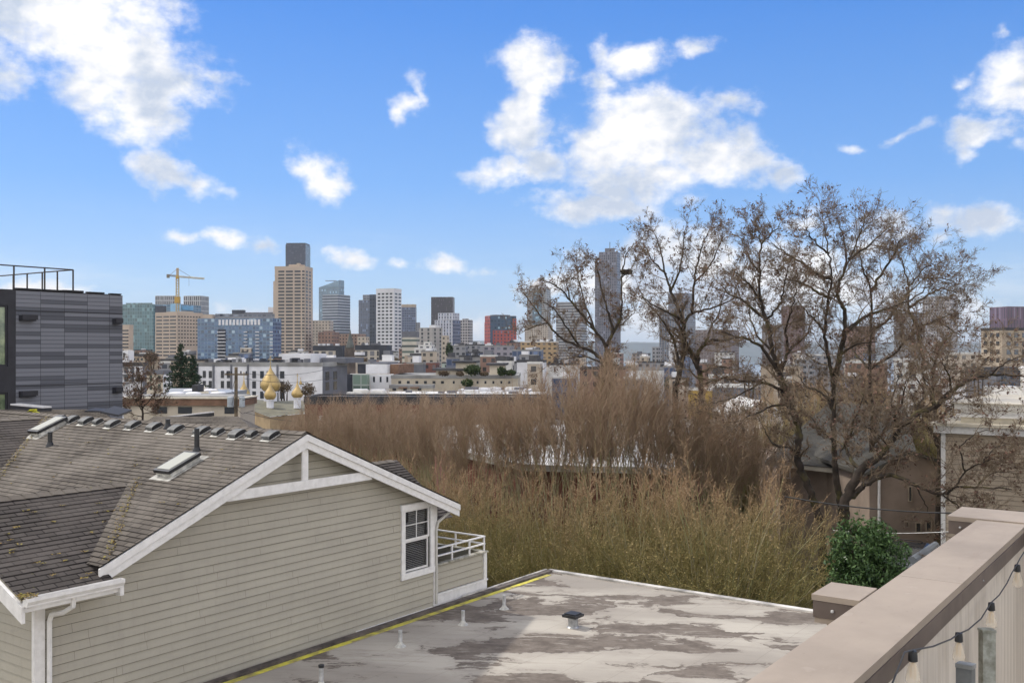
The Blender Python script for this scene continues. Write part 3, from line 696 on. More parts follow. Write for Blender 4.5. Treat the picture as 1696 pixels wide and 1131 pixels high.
# string of bulbs, posts behind the parapet
m_bglass, nt, b = base_mat('bulb_glass', .03, 0, .5); b.inputs['Base Color'].default_value = (.95,.85,.68,1); b.inputs['Transmission Weight'].default_value = .0; b.inputs['Alpha'].default_value = .33
m_fil = M('filament', (.75,.5,.2), .4, .1, metal=.5)
SLt = thing('string_light', 'black cable string of clear bulbs hung along the inner face of the parapet', 'string light', G(2.7, .93, -1.3))
VB = .955
def at_v(px, py, v):
    dx, dz = (px-HX)/F, (HY-py)/F; t = v/(-dx*CU+SU); return Vector((dx*t, t, dz*t))
socks = [(1512,1079),(1588,1049),(1642,999),(1685,936)]
path = [(1478,1131),(1488,1105),(1498,1080),(1512,1076),(1545,1070),(1575,1058),(1586,1050),(1604,1042),(1625,1024),(1641,998),(1655,985),(1668,965),(1676,948),(1684,935),(1689,925),(1696,914),(1712,900),(1740,905)]
cp_ = [at_v(x, y, VB) for x, y in path]
a = MB(); a.tube(cp_, .0035, 6); a.build('cable', m_black, SLt)
for px, py in socks:
    c = at_v(px, py, VB)
    s = MB(); s.lathe(c, [(.008,.006),(.015,.004),(.017,-.012),(.018,-.034),(.015,-.036)], 12); s.build('socket', m_black, SLt)
    g_ = MB(); g_.lathe(c, [(.013,-.036),(.015,-.048),(.022,-.075),(.0275,-.10),(.026,-.118),(.012,-.128),(.003,-.13)], 16); bo = g_.build('bulb', m_bglass, SLt, smooth=True)
    f_ = MB()
    for k in range(4):
        a_ = k*pi/2; f_.tube([c+Vector((cos(a_)*.003,sin(a_)*.003,-.04)), c+Vector((cos(a_)*.011,sin(a_)*.011,-.06)), c+Vector((cos(a_)*.009,sin(a_)*.009,-.10))], .0012, 4)
    f_.build('filament', m_fil, bo)
m_post = M('weathered_post', (.36,.37,.33), .85, .3, 14, col2=(.17,.17,.13), bmp=.3)
t = thing('wooden_post', 'weathered grey square post top standing against the parapet wall below the bulbs', 'post', at_v(1637,1300,.90))
c = at_v(1637, 1046, .92); a = MB(); h = .045
a.frame(G(0,0,0)+c-Vector((.035,.02,1.1)), (.062,.0,0), (.0,.05,0), (0,0,1.1)); a.build('post', m_post, t)
a = MB(); a.frame(c-Vector((.038,.022,-.001)), (.068,0,0), (0,.056,0), (0,0,.012)); a.build('cap', m_post, t)
t = thing('junction_box', 'small dark grey box mounted beside the weathered post on the parapet wall', 'box', at_v(1598,1200,.9))
c = at_v(1583, 1105, .9); a = MB(); a.frame(c+Vector((0,0,-.12)), (.05,-.035,0), (.03,.03,0), (0,0,.12)); o = a.build('housing', M('box_grey', (.17,.18,.18), .5, .2, 6), t)
a = MB(); a.frame(c+Vector((-.003,0,.001)), (.054,-.037,0), (.033,.033,0), (0,0,.018)); a.build('lid', M('box_lid', (.30,.31,.30), .5, .2, 6), t)
# ---------------- grey panel block at the left ----------------
m_pan, nt, b = base_mat('fibre_cement_panels', .6, 0, .3)
uv = nt.new('ShaderNodeTexCoord').outputs['UV']
br = nt.new('ShaderNodeTexBrick'); br.offset = 0; nt.link(uv, br.inputs['Vector'])
for k, v in (('Scale',1),('Mortar Size',.008),('Mortar Smooth',.1),('Bias',0),('Brick Width',1.05),('Row Height',.168)): br.inputs[k].default_value = v
sp = nt.new('ShaderNodeSeparateXYZ'); nt.link(uv, sp.inputs[0])
cx = nt.math('FLOOR', nt.math('DIVIDE', sp.outputs[0], 1.05)); cy = nt.math('FLOOR', nt.math('DIVIDE', sp.outputs[1], .168))
cx2 = nt.math('FLOOR', nt.math('DIVIDE', nt.math('ADD', cx, nt.math('MODULO', cy, 2)), 2))
cc = nt.new('ShaderNodeCombineXYZ'); nt.link(cx2, cc.inputs[0]); nt.link(cy, cc.inputs[1])
wn_ = nt.new('ShaderNodeTexWhiteNoise', noise_dimensions='2D'); nt.link(cc.outputs[0], wn_.inputs['Vector'])
pc_ = nt.mix(nt.math('GREATER_THAN', wn_.outputs['Value'], .62), (.195,.202,.228), (.088,.092,.108))
pc_ = nt.mix(nt.math('MULTIPLY', nt.math('FRACT', nt.math('MULTIPLY', wn_.outputs['Value'], 7)), .3), pc_, (.15,.157,.18))
nt.link(nt.mix(br.outputs['Fac'], pc_, (.02,.02,.024)), b.inputs['Base Color'])
PB = thing('panel_clad_building', 'modern block clad in mixed grey horizontal panels behind the shingle roofs', 'building', G(18, 42, -13), GROT)
VP = 40.0
def uat(px, v=VP):
    dx = (px-HX)/F; t = v/(-dx*CU+SU); return (dx*SU+CU)*t, t
uR, tR = uat(203); zt = (HY-489.5)/F*tR; uP, _ = uat(26); uLft = uP-9
mb = MB(); mb.quad(G(uP,VP,-13), G(uR,VP,-13), G(uR,VP,zt), G(uP,VP,zt), uv=[(0,-13-zt),(uR-uP,-13-zt),(uR-uP,0),(0,0)])
mb.quad(G(uR,VP,-13), G(uR,VP+12,-13), G(uR,VP+12,zt), G(uR,VP,zt)); mb.build('panel_cladding', m_pan, PB)
m_anth = M('anthracite_metal', (.035,.035,.042), .5, .1, 2)
mb = MB(); mb.gbox(uLft, uP-.004, VP+.0, VP+12, zt-.62, zt); mb.gbox(uP-.32, uP-.006, VP+.0, VP+12, -13, zt-.62); mb.gbox(uLft, uP-.32, VP+.0, VP+11.9, zt-4.15, zt-3.1); mb.gbox(uLft, uP-.32, VP+.5, VP+11.8, -13, zt-4.15)
mb.gbox(uLft, uP-.32, VP+3, VP+11.8, zt-3.1, zt-.62); mb.build('frame', m_anth, PB)
m_green_refl, nt, b = base_mat('green_reflection_glass', .08, 0, .9)
ob = nt.new('ShaderNodeTexCoord').outputs['Object']; nt.link(nt.mix(nt.ramp(nt.noise(ob, 1.6, 6, .6), .35, .65), (.30,.36,.20), (.09,.13,.08)), b.inputs['Base Color'])  # mottled green reflection painted into the pane colour
for z0, z1 in ((zt-3.1, zt-.62), (zt-6.2, zt-4.15)):
    for k in range(3):
        o = bpy.data.objects.new('window', None); COL.objects.link(o); o.parent = PB; ua = uP-.32-1.5*(k+1); o.location = mw(PB).inverted() @ G(ua+.75, VP+.1, z0)
        a = MB(); a.gbox(ua+.08, ua+1.42, VP+.08, VP+.12, z0+.08, z1-.08); a.build('pane', m_green_refl, o)
        a = MB(); a.gbox(ua, ua+.08, VP+.05, VP+.15, z0, z1); a.gbox(ua+1.42, ua+1.5, VP+.05, VP+.15, z0, z1); a.gbox(ua+.08, ua+1.42, VP+.05, VP+.15, z0, z0+.08); a.gbox(ua+.08, ua+1.42, VP+.05, VP+.15, z1-.08, z1); a.build('frame', m_anth, o)
mb = MB(); mb.gbox(uLft, uR-.05, VP+.05, VP+12, zt+.002, zt+.03); mb.build('roof', m_dark, PB)
mb = MB(); u = uP
while u < uR+.1: 
    mb.gbox(u, u+random.uniform(.5,1.1), VP-.04+random.uniform(-.02,.02), VP+.2, zt+.031, zt+.06+random.uniform(0,.06)); u += random.uniform(.9,1.2)
mb.build('roof_edge', m_dark, PB)
for z in (zt-.80, zt-3.90): a = MB(); a.gbox(uP, uR+.01, VP-.02, VP-.004, z-.03, z); a.build('seam_trim', m_anth, PB)
for px, z, w_ in ((31,zt-1.0,.62),(186,zt-1.05,.32),(31,zt-4.12,.62),(186,zt-4.1,.32)):
    u, _ = uat(px); a = MB(); a.gbox(u, u+w_, VP-.22, VP-.003, z-.24, z); a.gbox(u+.02, u+w_+.05, VP-.27, VP-.225, z-.19, z+.01); a.build('vent_hood', m_anth, PB)
RLg = thing('roof_railing', 'thin dark metal railing frame standing on the grey panel block', 'railing', G(uR-2, VP+2, zt), GROT)
uc_, tc_ = uat(121, VP+1.0); zr = (HY-447)/F*tc_
m_rl = M('brown_rail', (.06,.05,.045), .6, .1)
def rail(a_, b_, r=.03):
    x = MB(); x.tube([a_, b_], r, 6); return x
rail(G(uc_,VP+1,zr), G(uc_-8,VP+1,zr)).build('rail', m_rl, RLg); rail(G(uc_,VP+1,zr), G(uc_,VP+9,zr)).build('rail', m_rl, RLg)
for k in (0,1,2): u, _ = uat((121,74,23)[k], VP+1.0); rail(G(u,VP+1,zt), G(u,VP+1,zr), .035).build('post', m_rl, RLg)
for px in (95,70,45,22):
    dx = (px-HX)/F; v = uc_/((dx*SU+CU)/(-dx*CU+SU)); rail(G(uc_,v,zt), G(uc_,v,zr), .035).build('post', m_rl, RLg)
# ================= buildings: shared code =================
def M_fac(name, wall, glass, w, h, fw=.5, fh=.5, rough=.25, rnd=.5, spec=.5, wvar=.1, vstr=None, lite=None, lp=.12):
    """facade: one window per w x h metre cell (UV in metres), each pane its own tone"""
    m, nt, b = base_mat(name, .7, 0, spec)
    uv = nt.new('ShaderNodeTexCoord').outputs['UV']; sp = nt.new('ShaderNodeSeparateXYZ'); nt.link(uv, sp.inputs[0])
    a = nt.math('DIVIDE', sp.outputs[0], w); c = nt.math('DIVIDE', sp.outputs[1], h)
    fa, fc = nt.math('FRACT', a), nt.math('FRACT', c)
    ma = nt.math('LESS_THAN', nt.math('ABSOLUTE', nt.math('SUBTRACT', fa, .5)), fw/2); mc = nt.math('LESS_THAN', nt.math('ABSOLUTE', nt.math('SUBTRACT', fc, .5)), fh/2)
    mk = nt.math('MULTIPLY', ma, mc)
    cb = nt.new('ShaderNodeCombineXYZ'); nt.link(nt.math('FLOOR', a), cb.inputs[0]); nt.link(nt.math('FLOOR', c), cb.inputs[1])
    wn = nt.new('ShaderNodeTexWhiteNoise', noise_dimensions='2D'); nt.link(cb.outputs[0], wn.inputs['Vector'])
    g = nt.mix(wn.outputs['Value'], tuple(x*(1-rnd) for x in glass), tuple(min(1, x*(1+rnd)) for x in glass))
    g = nt.mix(nt.math('GREATER_THAN', wn.outputs['Value'], 1-lp), g, lite or tuple(min(1, x*2.2+.04) for x in glass))
    ob = nt.new('ShaderNodeTexCoord').outputs['Object']
    wl = nt.mix(nt.ramp(nt.noise(ob, .12, 5, .6), .35, .7), wall, tuple(x*(1-2*wvar) for x in wall))
    nt.link(nt.mix(mk, wl, g), b.inputs['Base Color'])
    nt.link(nt.math('MULTIPLY_ADD', mk, rough-.75, .75), b.inputs['Roughness'])
    return m
_wc = {}
def win_mesh(w, h, d, mat):
    k = (round(w, 2), round(h, 2), round(d, 2), mat.name)
    if k not in _wc:
        mb = MB(); mb.wbox(-w/2, w/2, -d, .02, 0, h); me_o = mb.build('window', mat); me = me_o.data
        bpy.data.objects.remove(me_o); _wc[k] = me
    return _wc[k]
class Tower:
    def __init__(s, name, label, x0, xc, x1, yt, Y, mat, a=None, asp=1.0, cat='building', zb=None, rmat=None, group=None, para=0, uvtop=True, taper=None, matR=None):
        s.Y = Y; k0, kc, k1 = (x0-HX)/F, (xc-HX)/F, (x1-HX)/F
        C = Vector((kc*Y, Y, 0))
        def lm(a):
            L = (C.x-k0*Y)/(cos(a)+k0*sin(a)) if xc > x0 else 0
            dn = (sin(a)-k1*cos(a)); Mx = (k1*Y-C.x)/dn if abs(dn) > 1e-4 else 1e9
            return L, Mx
        if x1 - xc < .5 or xc - x0 < .5:
            if xc - x0 >= .5:
                a = 0.0 if a is None else a; L, _ = lm(a); Mx = L*asp
            else:
                a = pi/2-.02 if a is None else a; Mx = lm(a)[1]; L = Mx*asp
        elif a is None:
            best = None
            for i in range(2, 88):
                t = radians(i); L, Mx = lm(t)
                if L > 0 and Mx > 0:
                    e = abs(math.log((Mx/L)/asp))
                    if best is None or e < best[0]: best = (e, t)
            a = best[1]; L, Mx = lm(a)
        else: L, Mx = lm(a)
        s.a = a; s.L, s.R = L, Mx
        s.dl = Vector((-cos(a), sin(a), 0)); s.dr = Vector((sin(a), cos(a), 0))
        s.zt = (HY-yt)/F*Y; s.zb = (ZT(Y)-1.5) if zb is None else zb
        s.C = C; s.c = C.copy()
        s.root = thing(name, label, cat, Vector((C.x, C.y, s.zb)) + (s.dl*L+s.dr*Mx)/2, 0, group)
        s.box(0, L, 0, Mx, s.zb, s.zt, mat, 'wall', matR)
        rm = rmat or m_roofg
        s.box(.3, L-.3, .3, Mx-.3, s.zt+.01, s.zt+.25, rm, 'roof')
        if para:
            for (l0,l1,r0,r1) in ((-.1,L+.1,-.1,.25),(-.1,.25,.25,Mx+.1),(L-.25,L+.1,.25,Mx+.1),(.25,L-.25,Mx-.25,Mx+.1)):
                s.box(l0,l1,r0,r1, s.zt-.4, s.zt+para, rmat or mat, 'parapet')
        s.nw = 0; s.rest = MB(); s.rm = None
    def pt(s, l, r, z): return Vector((s.C.x, s.C.y, z)) + s.dl*l + s.dr*r
    def z(s, py): return (HY-py)/F*s.Y
    def m(s, px): return px/F*s.Y
    def box(s, l0, l1, r0, r1, z0, z1, mat, name='block', matR=None, parent=None):
        mb = MB(); H_ = z1-z0
        a, b, c, d = s.pt(l1,r0,z0), s.pt(l0,r0,z0), s.pt(l0,r1,z0), s.pt(l1,r1,z0); up = Vector((0,0,H_))
        def side(p, q, mi=0):
            w_ = (q-p).length; mb.quad(p, q, q+up, p+up, mi, uv=[(0,-H_),(w_,-H_),(w_,0),(0,0)])
        side(a, b); side(b, c, 1 if matR else 0); side(c, d); side(d, a)
        mb.quad(a+up, b+up, c+up, d+up); mb.quad(d, c, b, a)
        return mb.build(name, [mat, matR] if matR else mat, parent or s.root)
    def lpx(s, x):    # l on the left face where a line of sight at pixel x meets it
        k = (x-HX)/F; return (s.C.x-k*s.Y)/(cos(s.a)+k*sin(s.a))
    def rpx(s, x):
        k = (x-HX)/F; return (k*s.Y-s.C.x)/(sin(s.a)-k*cos(s.a))
    def win(s, face, q, z, w, h, mat, d=.12, name='window'):
        if s.nw < 96:
            o = bpy.data.objects.new(name, win_mesh(w, h, d, mat)); COL.objects.link(o); o.parent = s.root
            p = s.pt(q, -.0, z) if face == 'L' else s.pt(0, q, z)
            o.location = p - s.root.location; o.rotation_euler = (0, 0, -s.a if face == 'L' else pi/2-s.a)
            if mat.name not in [x.name for x in o.data.materials]: pass
        else:
            s.rm = mat; n = (s.dr if face == 'L' else s.dl)*-1; t = s.dl if face == 'L' else s.dr
            c = s.pt(q, 0, z) if face == 'L' else s.pt(0, q, z)
            A, B = c - t*w/2 + n*d, c + t*w/2 + n*d
            if face == 'L': A, B = B, A
            s.rest.quad(A, B, B+Vector((0,0,h)), A+Vector((0,0,h)))
        s.nw += 1
    def rows(s, face, xs, ys, ye, pitch, hpx, mat, d=.12, skip=None):
        """xs: list of (xa, xb) pixel spans on a face; rows from ys to ye with the given pixel pitch"""
        y = ys; k = 0
        while y + hpx <= ye:
            for j, (xa, xb) in enumerate(xs):
                if skip and skip(k, j): continue
                f = s.lpx if face == 'L' else s.rpx
                q0, q1 = f(xa), f(xb)
                s.win(face, (q0+q1)/2, s.z(y+hpx), abs(q1-q0), s.m(hpx), mat, d)
            y += pitch; k += 1
    def done(s):
        if s.rest.v: tag(s.rest.build('windows', s.rm, s.root), kind='stuff')
        return s
def spans(x0, x1, n, fill=.6):
    w = (x1-x0)/n; return [(x0+w*(i+.5-fill/2), x0+w*(i+.5+fill/2)) for i in range(n)]
m_roofg = M('roof_grey', (.30,.30,.29), .9, .3, .15, col2=(.17,.165,.16))
m_roofw = M('roof_white', (.64,.63,.60), .7, .15, .35, col2=(.48,.47,.45))
m_roofd = M('roof_dark', (.075,.075,.08), .9, .3, .2)
m_wdk = M('window_dark', (.030,.034,.040), .15, .3, .3, spec=.7)
m_wbl = M('window_blue', (.05,.075,.11), .1, .3, .3, spec=.8)
m_wgr = M('window_green', (.06,.10,.085), .1, .3, .5, spec=.8)
m_wht = M('pale_wall', (.72,.72,.74), .7, .08, .3)
m_cream = M('cream_wall', (.55,.485,.385), .8, .12, .25)
m_tan = M('tan_wall', (.42,.345,.26), .8, .12, .25)
m_gry = M('grey_wall', (.15,.155,.175), .7, .1, .3)
m_dkb = M('dark_blue_wall', (.045,.05,.065), .6, .2, .3)
m_brk = M('brick', (.20,.085,.06), .85, .25, .5)
m_brd = M('brown_fascia', (.22,.13,.085), .8, .2, 1)
m_gold = M('gold_paint', (.50,.36,.15), .42, .12, 1.5, metal=.35, spec=.5)
# ---------------- ground, water, far hills ----------------
mb = MB()
xs = [-9000,-4000,-2000,-1000,-500,-250,-120,-60,-30,0,30,60,120,250,500,1000,2000,4000,9000]
ysl = [-200,0,60,95,130,200,300,450,600,800,1000,1400,2000,2300,2600]
g = {}
for i, x in enumerate(xs):
    for j, y in enumerate(ysl): g[i,j] = len(mb.v); mb.v.append((x, y, ZT(y)))
for i in range(len(xs)-1):
    for j in range(len(ysl)-1): mb.f.append([g[i,j], g[i+1,j], g[i+1,j+1], g[i,j+1]]); mb.m.append(0); mb.uv.append(None)
tag(mb.build('ground', M('street_ground', (.10,.095,.085), .95, .3, .08, col2=(.055,.05,.042))), kind='structure')
mb = MB(); mb.quad((-40000,2600,-121),(40000,2600,-121),(40000,45000,-121),(-40000,45000,-121))
tag(mb.build('water', M('bay_water', (.10,.17,.24), .15, .1, .001, spec=.8)), kind='structure')
def ridge(name, Y, h0, h1, seed, col, step=260, W=15000):
    mb = MB(); r = random.Random(seed); n = int(2*W/step); tops = []
    ph = [r.uniform(0, 6.28) for _ in range(6)]
    for i in range(n+1):
        x = -W+i*step
        t = sum(sin(x*f+p)/(k+1) for k, (f, p) in enumerate(zip((.0004,.0009,.0019,.0041,.009,.017), ph)))
        tops.append((x, h0+(h1-h0)*(.5+.28*t)+r.uniform(-6,6)))
    for (xa, za), (xb, zb_) in zip(tops, tops[1:]):
        mb.quad((xa,Y,-125),(xb,Y,-125),(xb,Y+900,zb_),(xa,Y+900,za)); mb.quad((xa,Y+900,za),(xb,Y+900,zb_),(xb,Y+3500,-125),(xa,Y+3500,-125))
    tag(mb.build(name, M(name+'_woods', col, .95, .2, .004)), kind='structure')
ridge('hills', 9000, 30, 85, 3, (.06,.085,.09))
ridge('hills', 15000, 60, 190, 5, (.07,.09,.10), 420, 22000)
# ---------------- nearest row behind the bare hedge trees ----------------
mb = MB()
t = thing('white_roofed_hall', 'long low building with white curved flat roof seen through the bare stems', 'building', (5, 66, -13))
a, b2, c, d = P(690,778,54), P(1235,738,50), P(1268,712,78), P(735,716,80)
zc = -6.7
pts = [Vector((P(745,0,63).x,63,zc)), Vector((P(870,0,54.5).x,54.5,zc)), Vector((P(1130,0,53).x,53,zc)), Vector((P(1262,0,66).x,66,zc)), Vector((P(1262,0,88).x,88,zc)), Vector((P(1000,0,92).x,92,zc)), Vector((P(720,0,80).x,80,zc))]
mb.poly(pts); mb.add([p for p in pts]+[Vector((p.x,p.y,-13.2)) for p in pts], [(i, i+7, (i+1)%7+7, (i+1)%7) for i in range(7)], None, 1)
mb.build('flat_roof', [m_roofw, m_brk], t)
mb = MB()
for p, q in zip(pts, pts[1:]+pts[:1]):
    dv = (q-p).normalized(); n_ = Vector((-dv.y, dv.x, 0)); mb.frame(p-n_*.15+Vector((0,0,.01)), q-p, n_*.3, (0,0,.35))
mb.build('parapet', M('parapet_pale', (.6,.57,.52), .7, .2, .5), t)
for px, Y in ((905,70),(1000,62),(1120,64),(1180,72)):
    q = P(px, 0, Y); mb = MB(); mb.wbox(q.x-.8,q.x+.8,Y-.6,Y+.6,zc+.02,zc+.9); mb.wbox(q.x-.6,q.x+.6,Y-.4,Y+.4,zc+.92,zc+1.05); mb.build('rooftop_unit', m_ventcap, t)
B1_ = Tower('brick_apartments', 'long dark red brick block behind the reddish bare hedge trees', 505, 905, 905.2, 664, 98, m_brk, a=.06, asp=.22, rmat=m_roofd, para=.4)
B1_.rows('L', spans(520, 905, 15, .30), 690, 740, 17, 8, m_wht, .06)
B1_.rows('L', spans(522, 907, 15, .20), 691, 740, 17, 6, m_wdk, .10); B1_.done()
t = thing('dormer_house', 'white wooden house with arched window in its gable, right of the white roof', 'house', P(1250, 800, 95))
mb = MB(); q = lambda x, y, Y: P(x, y, Y)
z0 = -13.0
A_, B_, C_, D_ = P(1222,690,93), P(1222,737,93), P(1296,737,93), P(1296,690,93)
mb.add([Vector((A_.x,93,z0)), Vector((C_.x,93,z0)), P(1296,684,93), P(1262,668,93), P(1222,690,93)], [(0,1,2,3,4)])
mb.quad(Vector((A_.x,93,z0)), P(1222,690,93), P(1222,690,93)+Vector((0,9,0)), Vector((A_.x,102,z0)))
mb.build('wall', m_wht, t)
mb = MB(); 
for xa, ya, xb, yb in ((1216,692,1262,666),(1262,666,1302,688)):
    o = P(xa,ya,92.4); e = P(xb,yb,92.4); mb.frame(o, e-o, (0,10,0), (0,0,.15)) if xa < xb else None
mb.build('roof', m_roofw, t)
wo = MB(); c = P(1237,699,92.9); pts = [c+Vector((-.42,0,-.7)), c+Vector((.42,0,-.7))]+[c+Vector((.42*cos(k*pi/8),0,.1+.42*sin(k*pi/8))) for k in range(9)]
wo.add([p-Vector((0,.06,0)) for p in pts], [tuple(range(len(pts)))]); wo.build('window', m_wdk, t)
# grey-green roofed house at the right
t = thing('hip_roof_house', 'tan house with wide grey-green shingle roof behind the bare trunks', 'house', P(1400, 800, 56))
m_shG = M_shingle('shingle_green', (.088,.083,.07), (.062,.058,.05), (.03,.028,.025), .6, .2, moss=.2, wear=(.13,.122,.105))
mb = MB(); a, b2, c, d = P(1268,762,50), P(1530,792,46), P(1500,668,60), P(1375,665,62)
S_ = (b2-a).normalized(); Tn = (d-a)-S_*(d-a).dot(S_); L_ = Tn.length; Tn = Tn.normalized()
sc_ = (c-a).dot(S_); c = a+S_*sc_+Tn*L_; courses(mb, [(0,0),((b2-a).length,0),(sc_,L_),((d-a).dot(S_),L_)], a, S_, Tn, .2, .012)
mb.add([a, d, P(1290,740,70)], [(0,1,2)]); mb.add([d, c, P(1530,740,72), P(1290,740,70)], [(0,1,2,3)])
mb.build('roof', m_shG, t)
mb = MB(); mb.frame(a+Vector((0,.05,-.25)), b2-a, (0,.12,0), (0,0,.22)); mb.build('gutter', M('pale_gutter', (.42,.39,.33), .6, .1), t)
m_stuc = M('tan_stucco', (.31,.245,.195), .85, .12, .8, bmp=.1)
mb = MB(); o = P(1292,770,50.6); o.z = -13; e = P(1530,800,47); e.z = -13
mb.frame(o, e-o, Vector((1.5,11,0)), (0,0,7.0)); mb.build('wall', m_stuc, t)
def wwin(par, px0, py0, px1, py1, Y, mat=m_wdk, fr=m_wht, f=.07):
    a, b2 = P(px0, py1, Y), P(px1, py0, Y)
    o = MB(); o.wbox(a.x-f,b2.x+f,Y-.06,Y+.02,a.z-f,a.z); o.wbox(a.x-f,b2.x+f,Y-.06,Y+.02,b2.z,b2.z+f); o.wbox(a.x-f,a.x,Y-.06,Y+.02,a.z,b2.z); o.wbox(b2.x,b2.x+f,Y-.06,Y+.02,a.z,b2.z)
    oo = o.build('window', fr, par); p_ = MB(); p_.wbox(a.x,b2.x,Y-.03,Y+.01,a.z,b2.z); p_.build('pane', mat, oo)
wwin(t, 1391, 786, 1406, 806, 48.55); wwin(t, 1297, 777, 1307, 790, 50.1)
# tan gabled wall with the pale drain pipe
t = thing('tan_gabled_house', 'tan gabled house with slit windows between the grey-green roof and the beige sided block', 'house', P(1500, 850, 44))
mb = MB()
pg = [P(1440,1000,43.5), P(1556,1000,43.5), P(1556,765,43.5), P(1505,752,43.5), P(1440,785,43.5)]
for p in pg[:2]: p.z = -13
mb.add(pg, [(0,1,2,3,4)]); mb.add([pg[0], pg[4], pg[4]+Vector((0,9,0)), pg[0]+Vector((0,9,0))], [(0,1,2,3)]); mb.build('wall', m_stuc, t)
mb = MB()
for p, q in ((P(1432,790,43.2), P(1506,751,43.2)), (P(1506,751,43.2), P(1560,768,43.2))): mb.frame(p, q-p, (0,9.5,0), (0,0,.16))
mb.build('roof', m_shG, t)
mb = MB(); mb.tube([P(1456,790,43.3), P(1456,880,43.3)], .06, 6); mb.build('drain_pipe', m_white, t)
for bx_ in ((1505,806,1509,829),(1517,866,1524,880),(1534,862,1541,878),(1499,864,1504,872)): wwin(t, *bx_, 43.4, fr=m_tan, f=.03)
# beige lap-sided block with white cornice at the right edge
t = thing('beige_sided_block', 'beige lap-sided block with stepped white cornice at the right edge', 'building', P(1640, 850, 38))
m_side2 = M_siding('beige_siding', (.45,.375,.285), (.39,.32,.24))
mb = MB(); Yb = 38.0; xl = P(1562,0,Yb).x
courses(mb, [(0,-13),(12,-13),(12,P(0,716,Yb).z),(0,P(0,716,Yb).z)], (xl,Yb,0), Vector((CU,-SU,0)), (0,0,1), .175, .028, lap_shade=1)
courses(mb, [(-9,-13),(0,-13),(0,P(0,716,Yb).z),(-9,P(0,716,Yb).z)], (xl,Yb,0), Vector((-SU,-CU,0)), (0,0,1), .175, .028, lap_shade=1)
mb.build('wall', [m_side2, m_lap_shade_joint], t)
mb = MB(); mb.frame(Vector((xl,Yb,-13))-Vector((CU,-SU,0))*.07-Vector((SU,CU,0))*.05, Vector((CU,-SU,0))*.16, Vector((SU,CU,0))*.2, (0,0,13+P(0,716,Yb).z)); mb.build('corner_board', m_white, t)
m_corn = M('cream_cornice', (.66,.60,.48), .6, .12, 1)
for y0, y1, dx, dy, mt, nm in ((716,704,.28,.30,m_white,'lower_band'),(704,699,.42,.45,m_corn,'cornice'),(699,690,-.55,-.4,m_corn,'upper_wall'),(690,686,-.4,-.3,m_white,'band'),(686,677,-.55,-.42,m_white,'band'),(677,668,-.35,-.25,m_white,'upper_cornice'),(668,666,-.2,-.1,m_corn,'roof_cap')):
    mb = MB(); mb.frame(Vector((xl,Yb,P(0,y0,Yb).z))-Vector((CU,-SU,0))*dx-Vector((SU,CU,0))*dy, Vector((CU,-SU,0))*(12+dx), Vector((SU,CU,0))*9, (0,0,P(0,y1,Yb).z-P(0,y0,Yb).z-.003)); mb.build(nm, mt, t)
mb = MB(); q = P(1672,668,44); mb.wbox(q.x-.7,q.x+.5,44,45,q.z,q.z+.75); mb.build('rooftop_box', m_white, t)
mb = MB(); q = P(1693,668,42); mb.tube([q, q+Vector((0,0,1.4))], .07, 8); mb.lathe(q+Vector((0,0,1.4)), [(.14,0),(.16,.1),(.05,.18)], 10); mb.build('flue', m_white, t)
# ---------------- overhead wires ----------------
for lb, pa, pb, Y, sag in (('dark cable crossing in front of the bare trunks and tan walls',(1300,822),(1720,846),33,.25),('thin pale wire above the parked cars and evergreen bush',(1380,878),(1600,878),36,.1)):
    mb = MB(); a, b2 = P(*pa, Y), P(*pb, Y-3); pts = [a.lerp(b2, k/10)-Vector((0,0,sag*4*(k/10)*(1-k/10))) for k in range(11)]
    mb.tube(pts, .022 if 'dark' in lb else .012, 5); tag(mb.build('overhead_cable', m_black if 'dark' in lb else m_pipe), lb, 'cable')
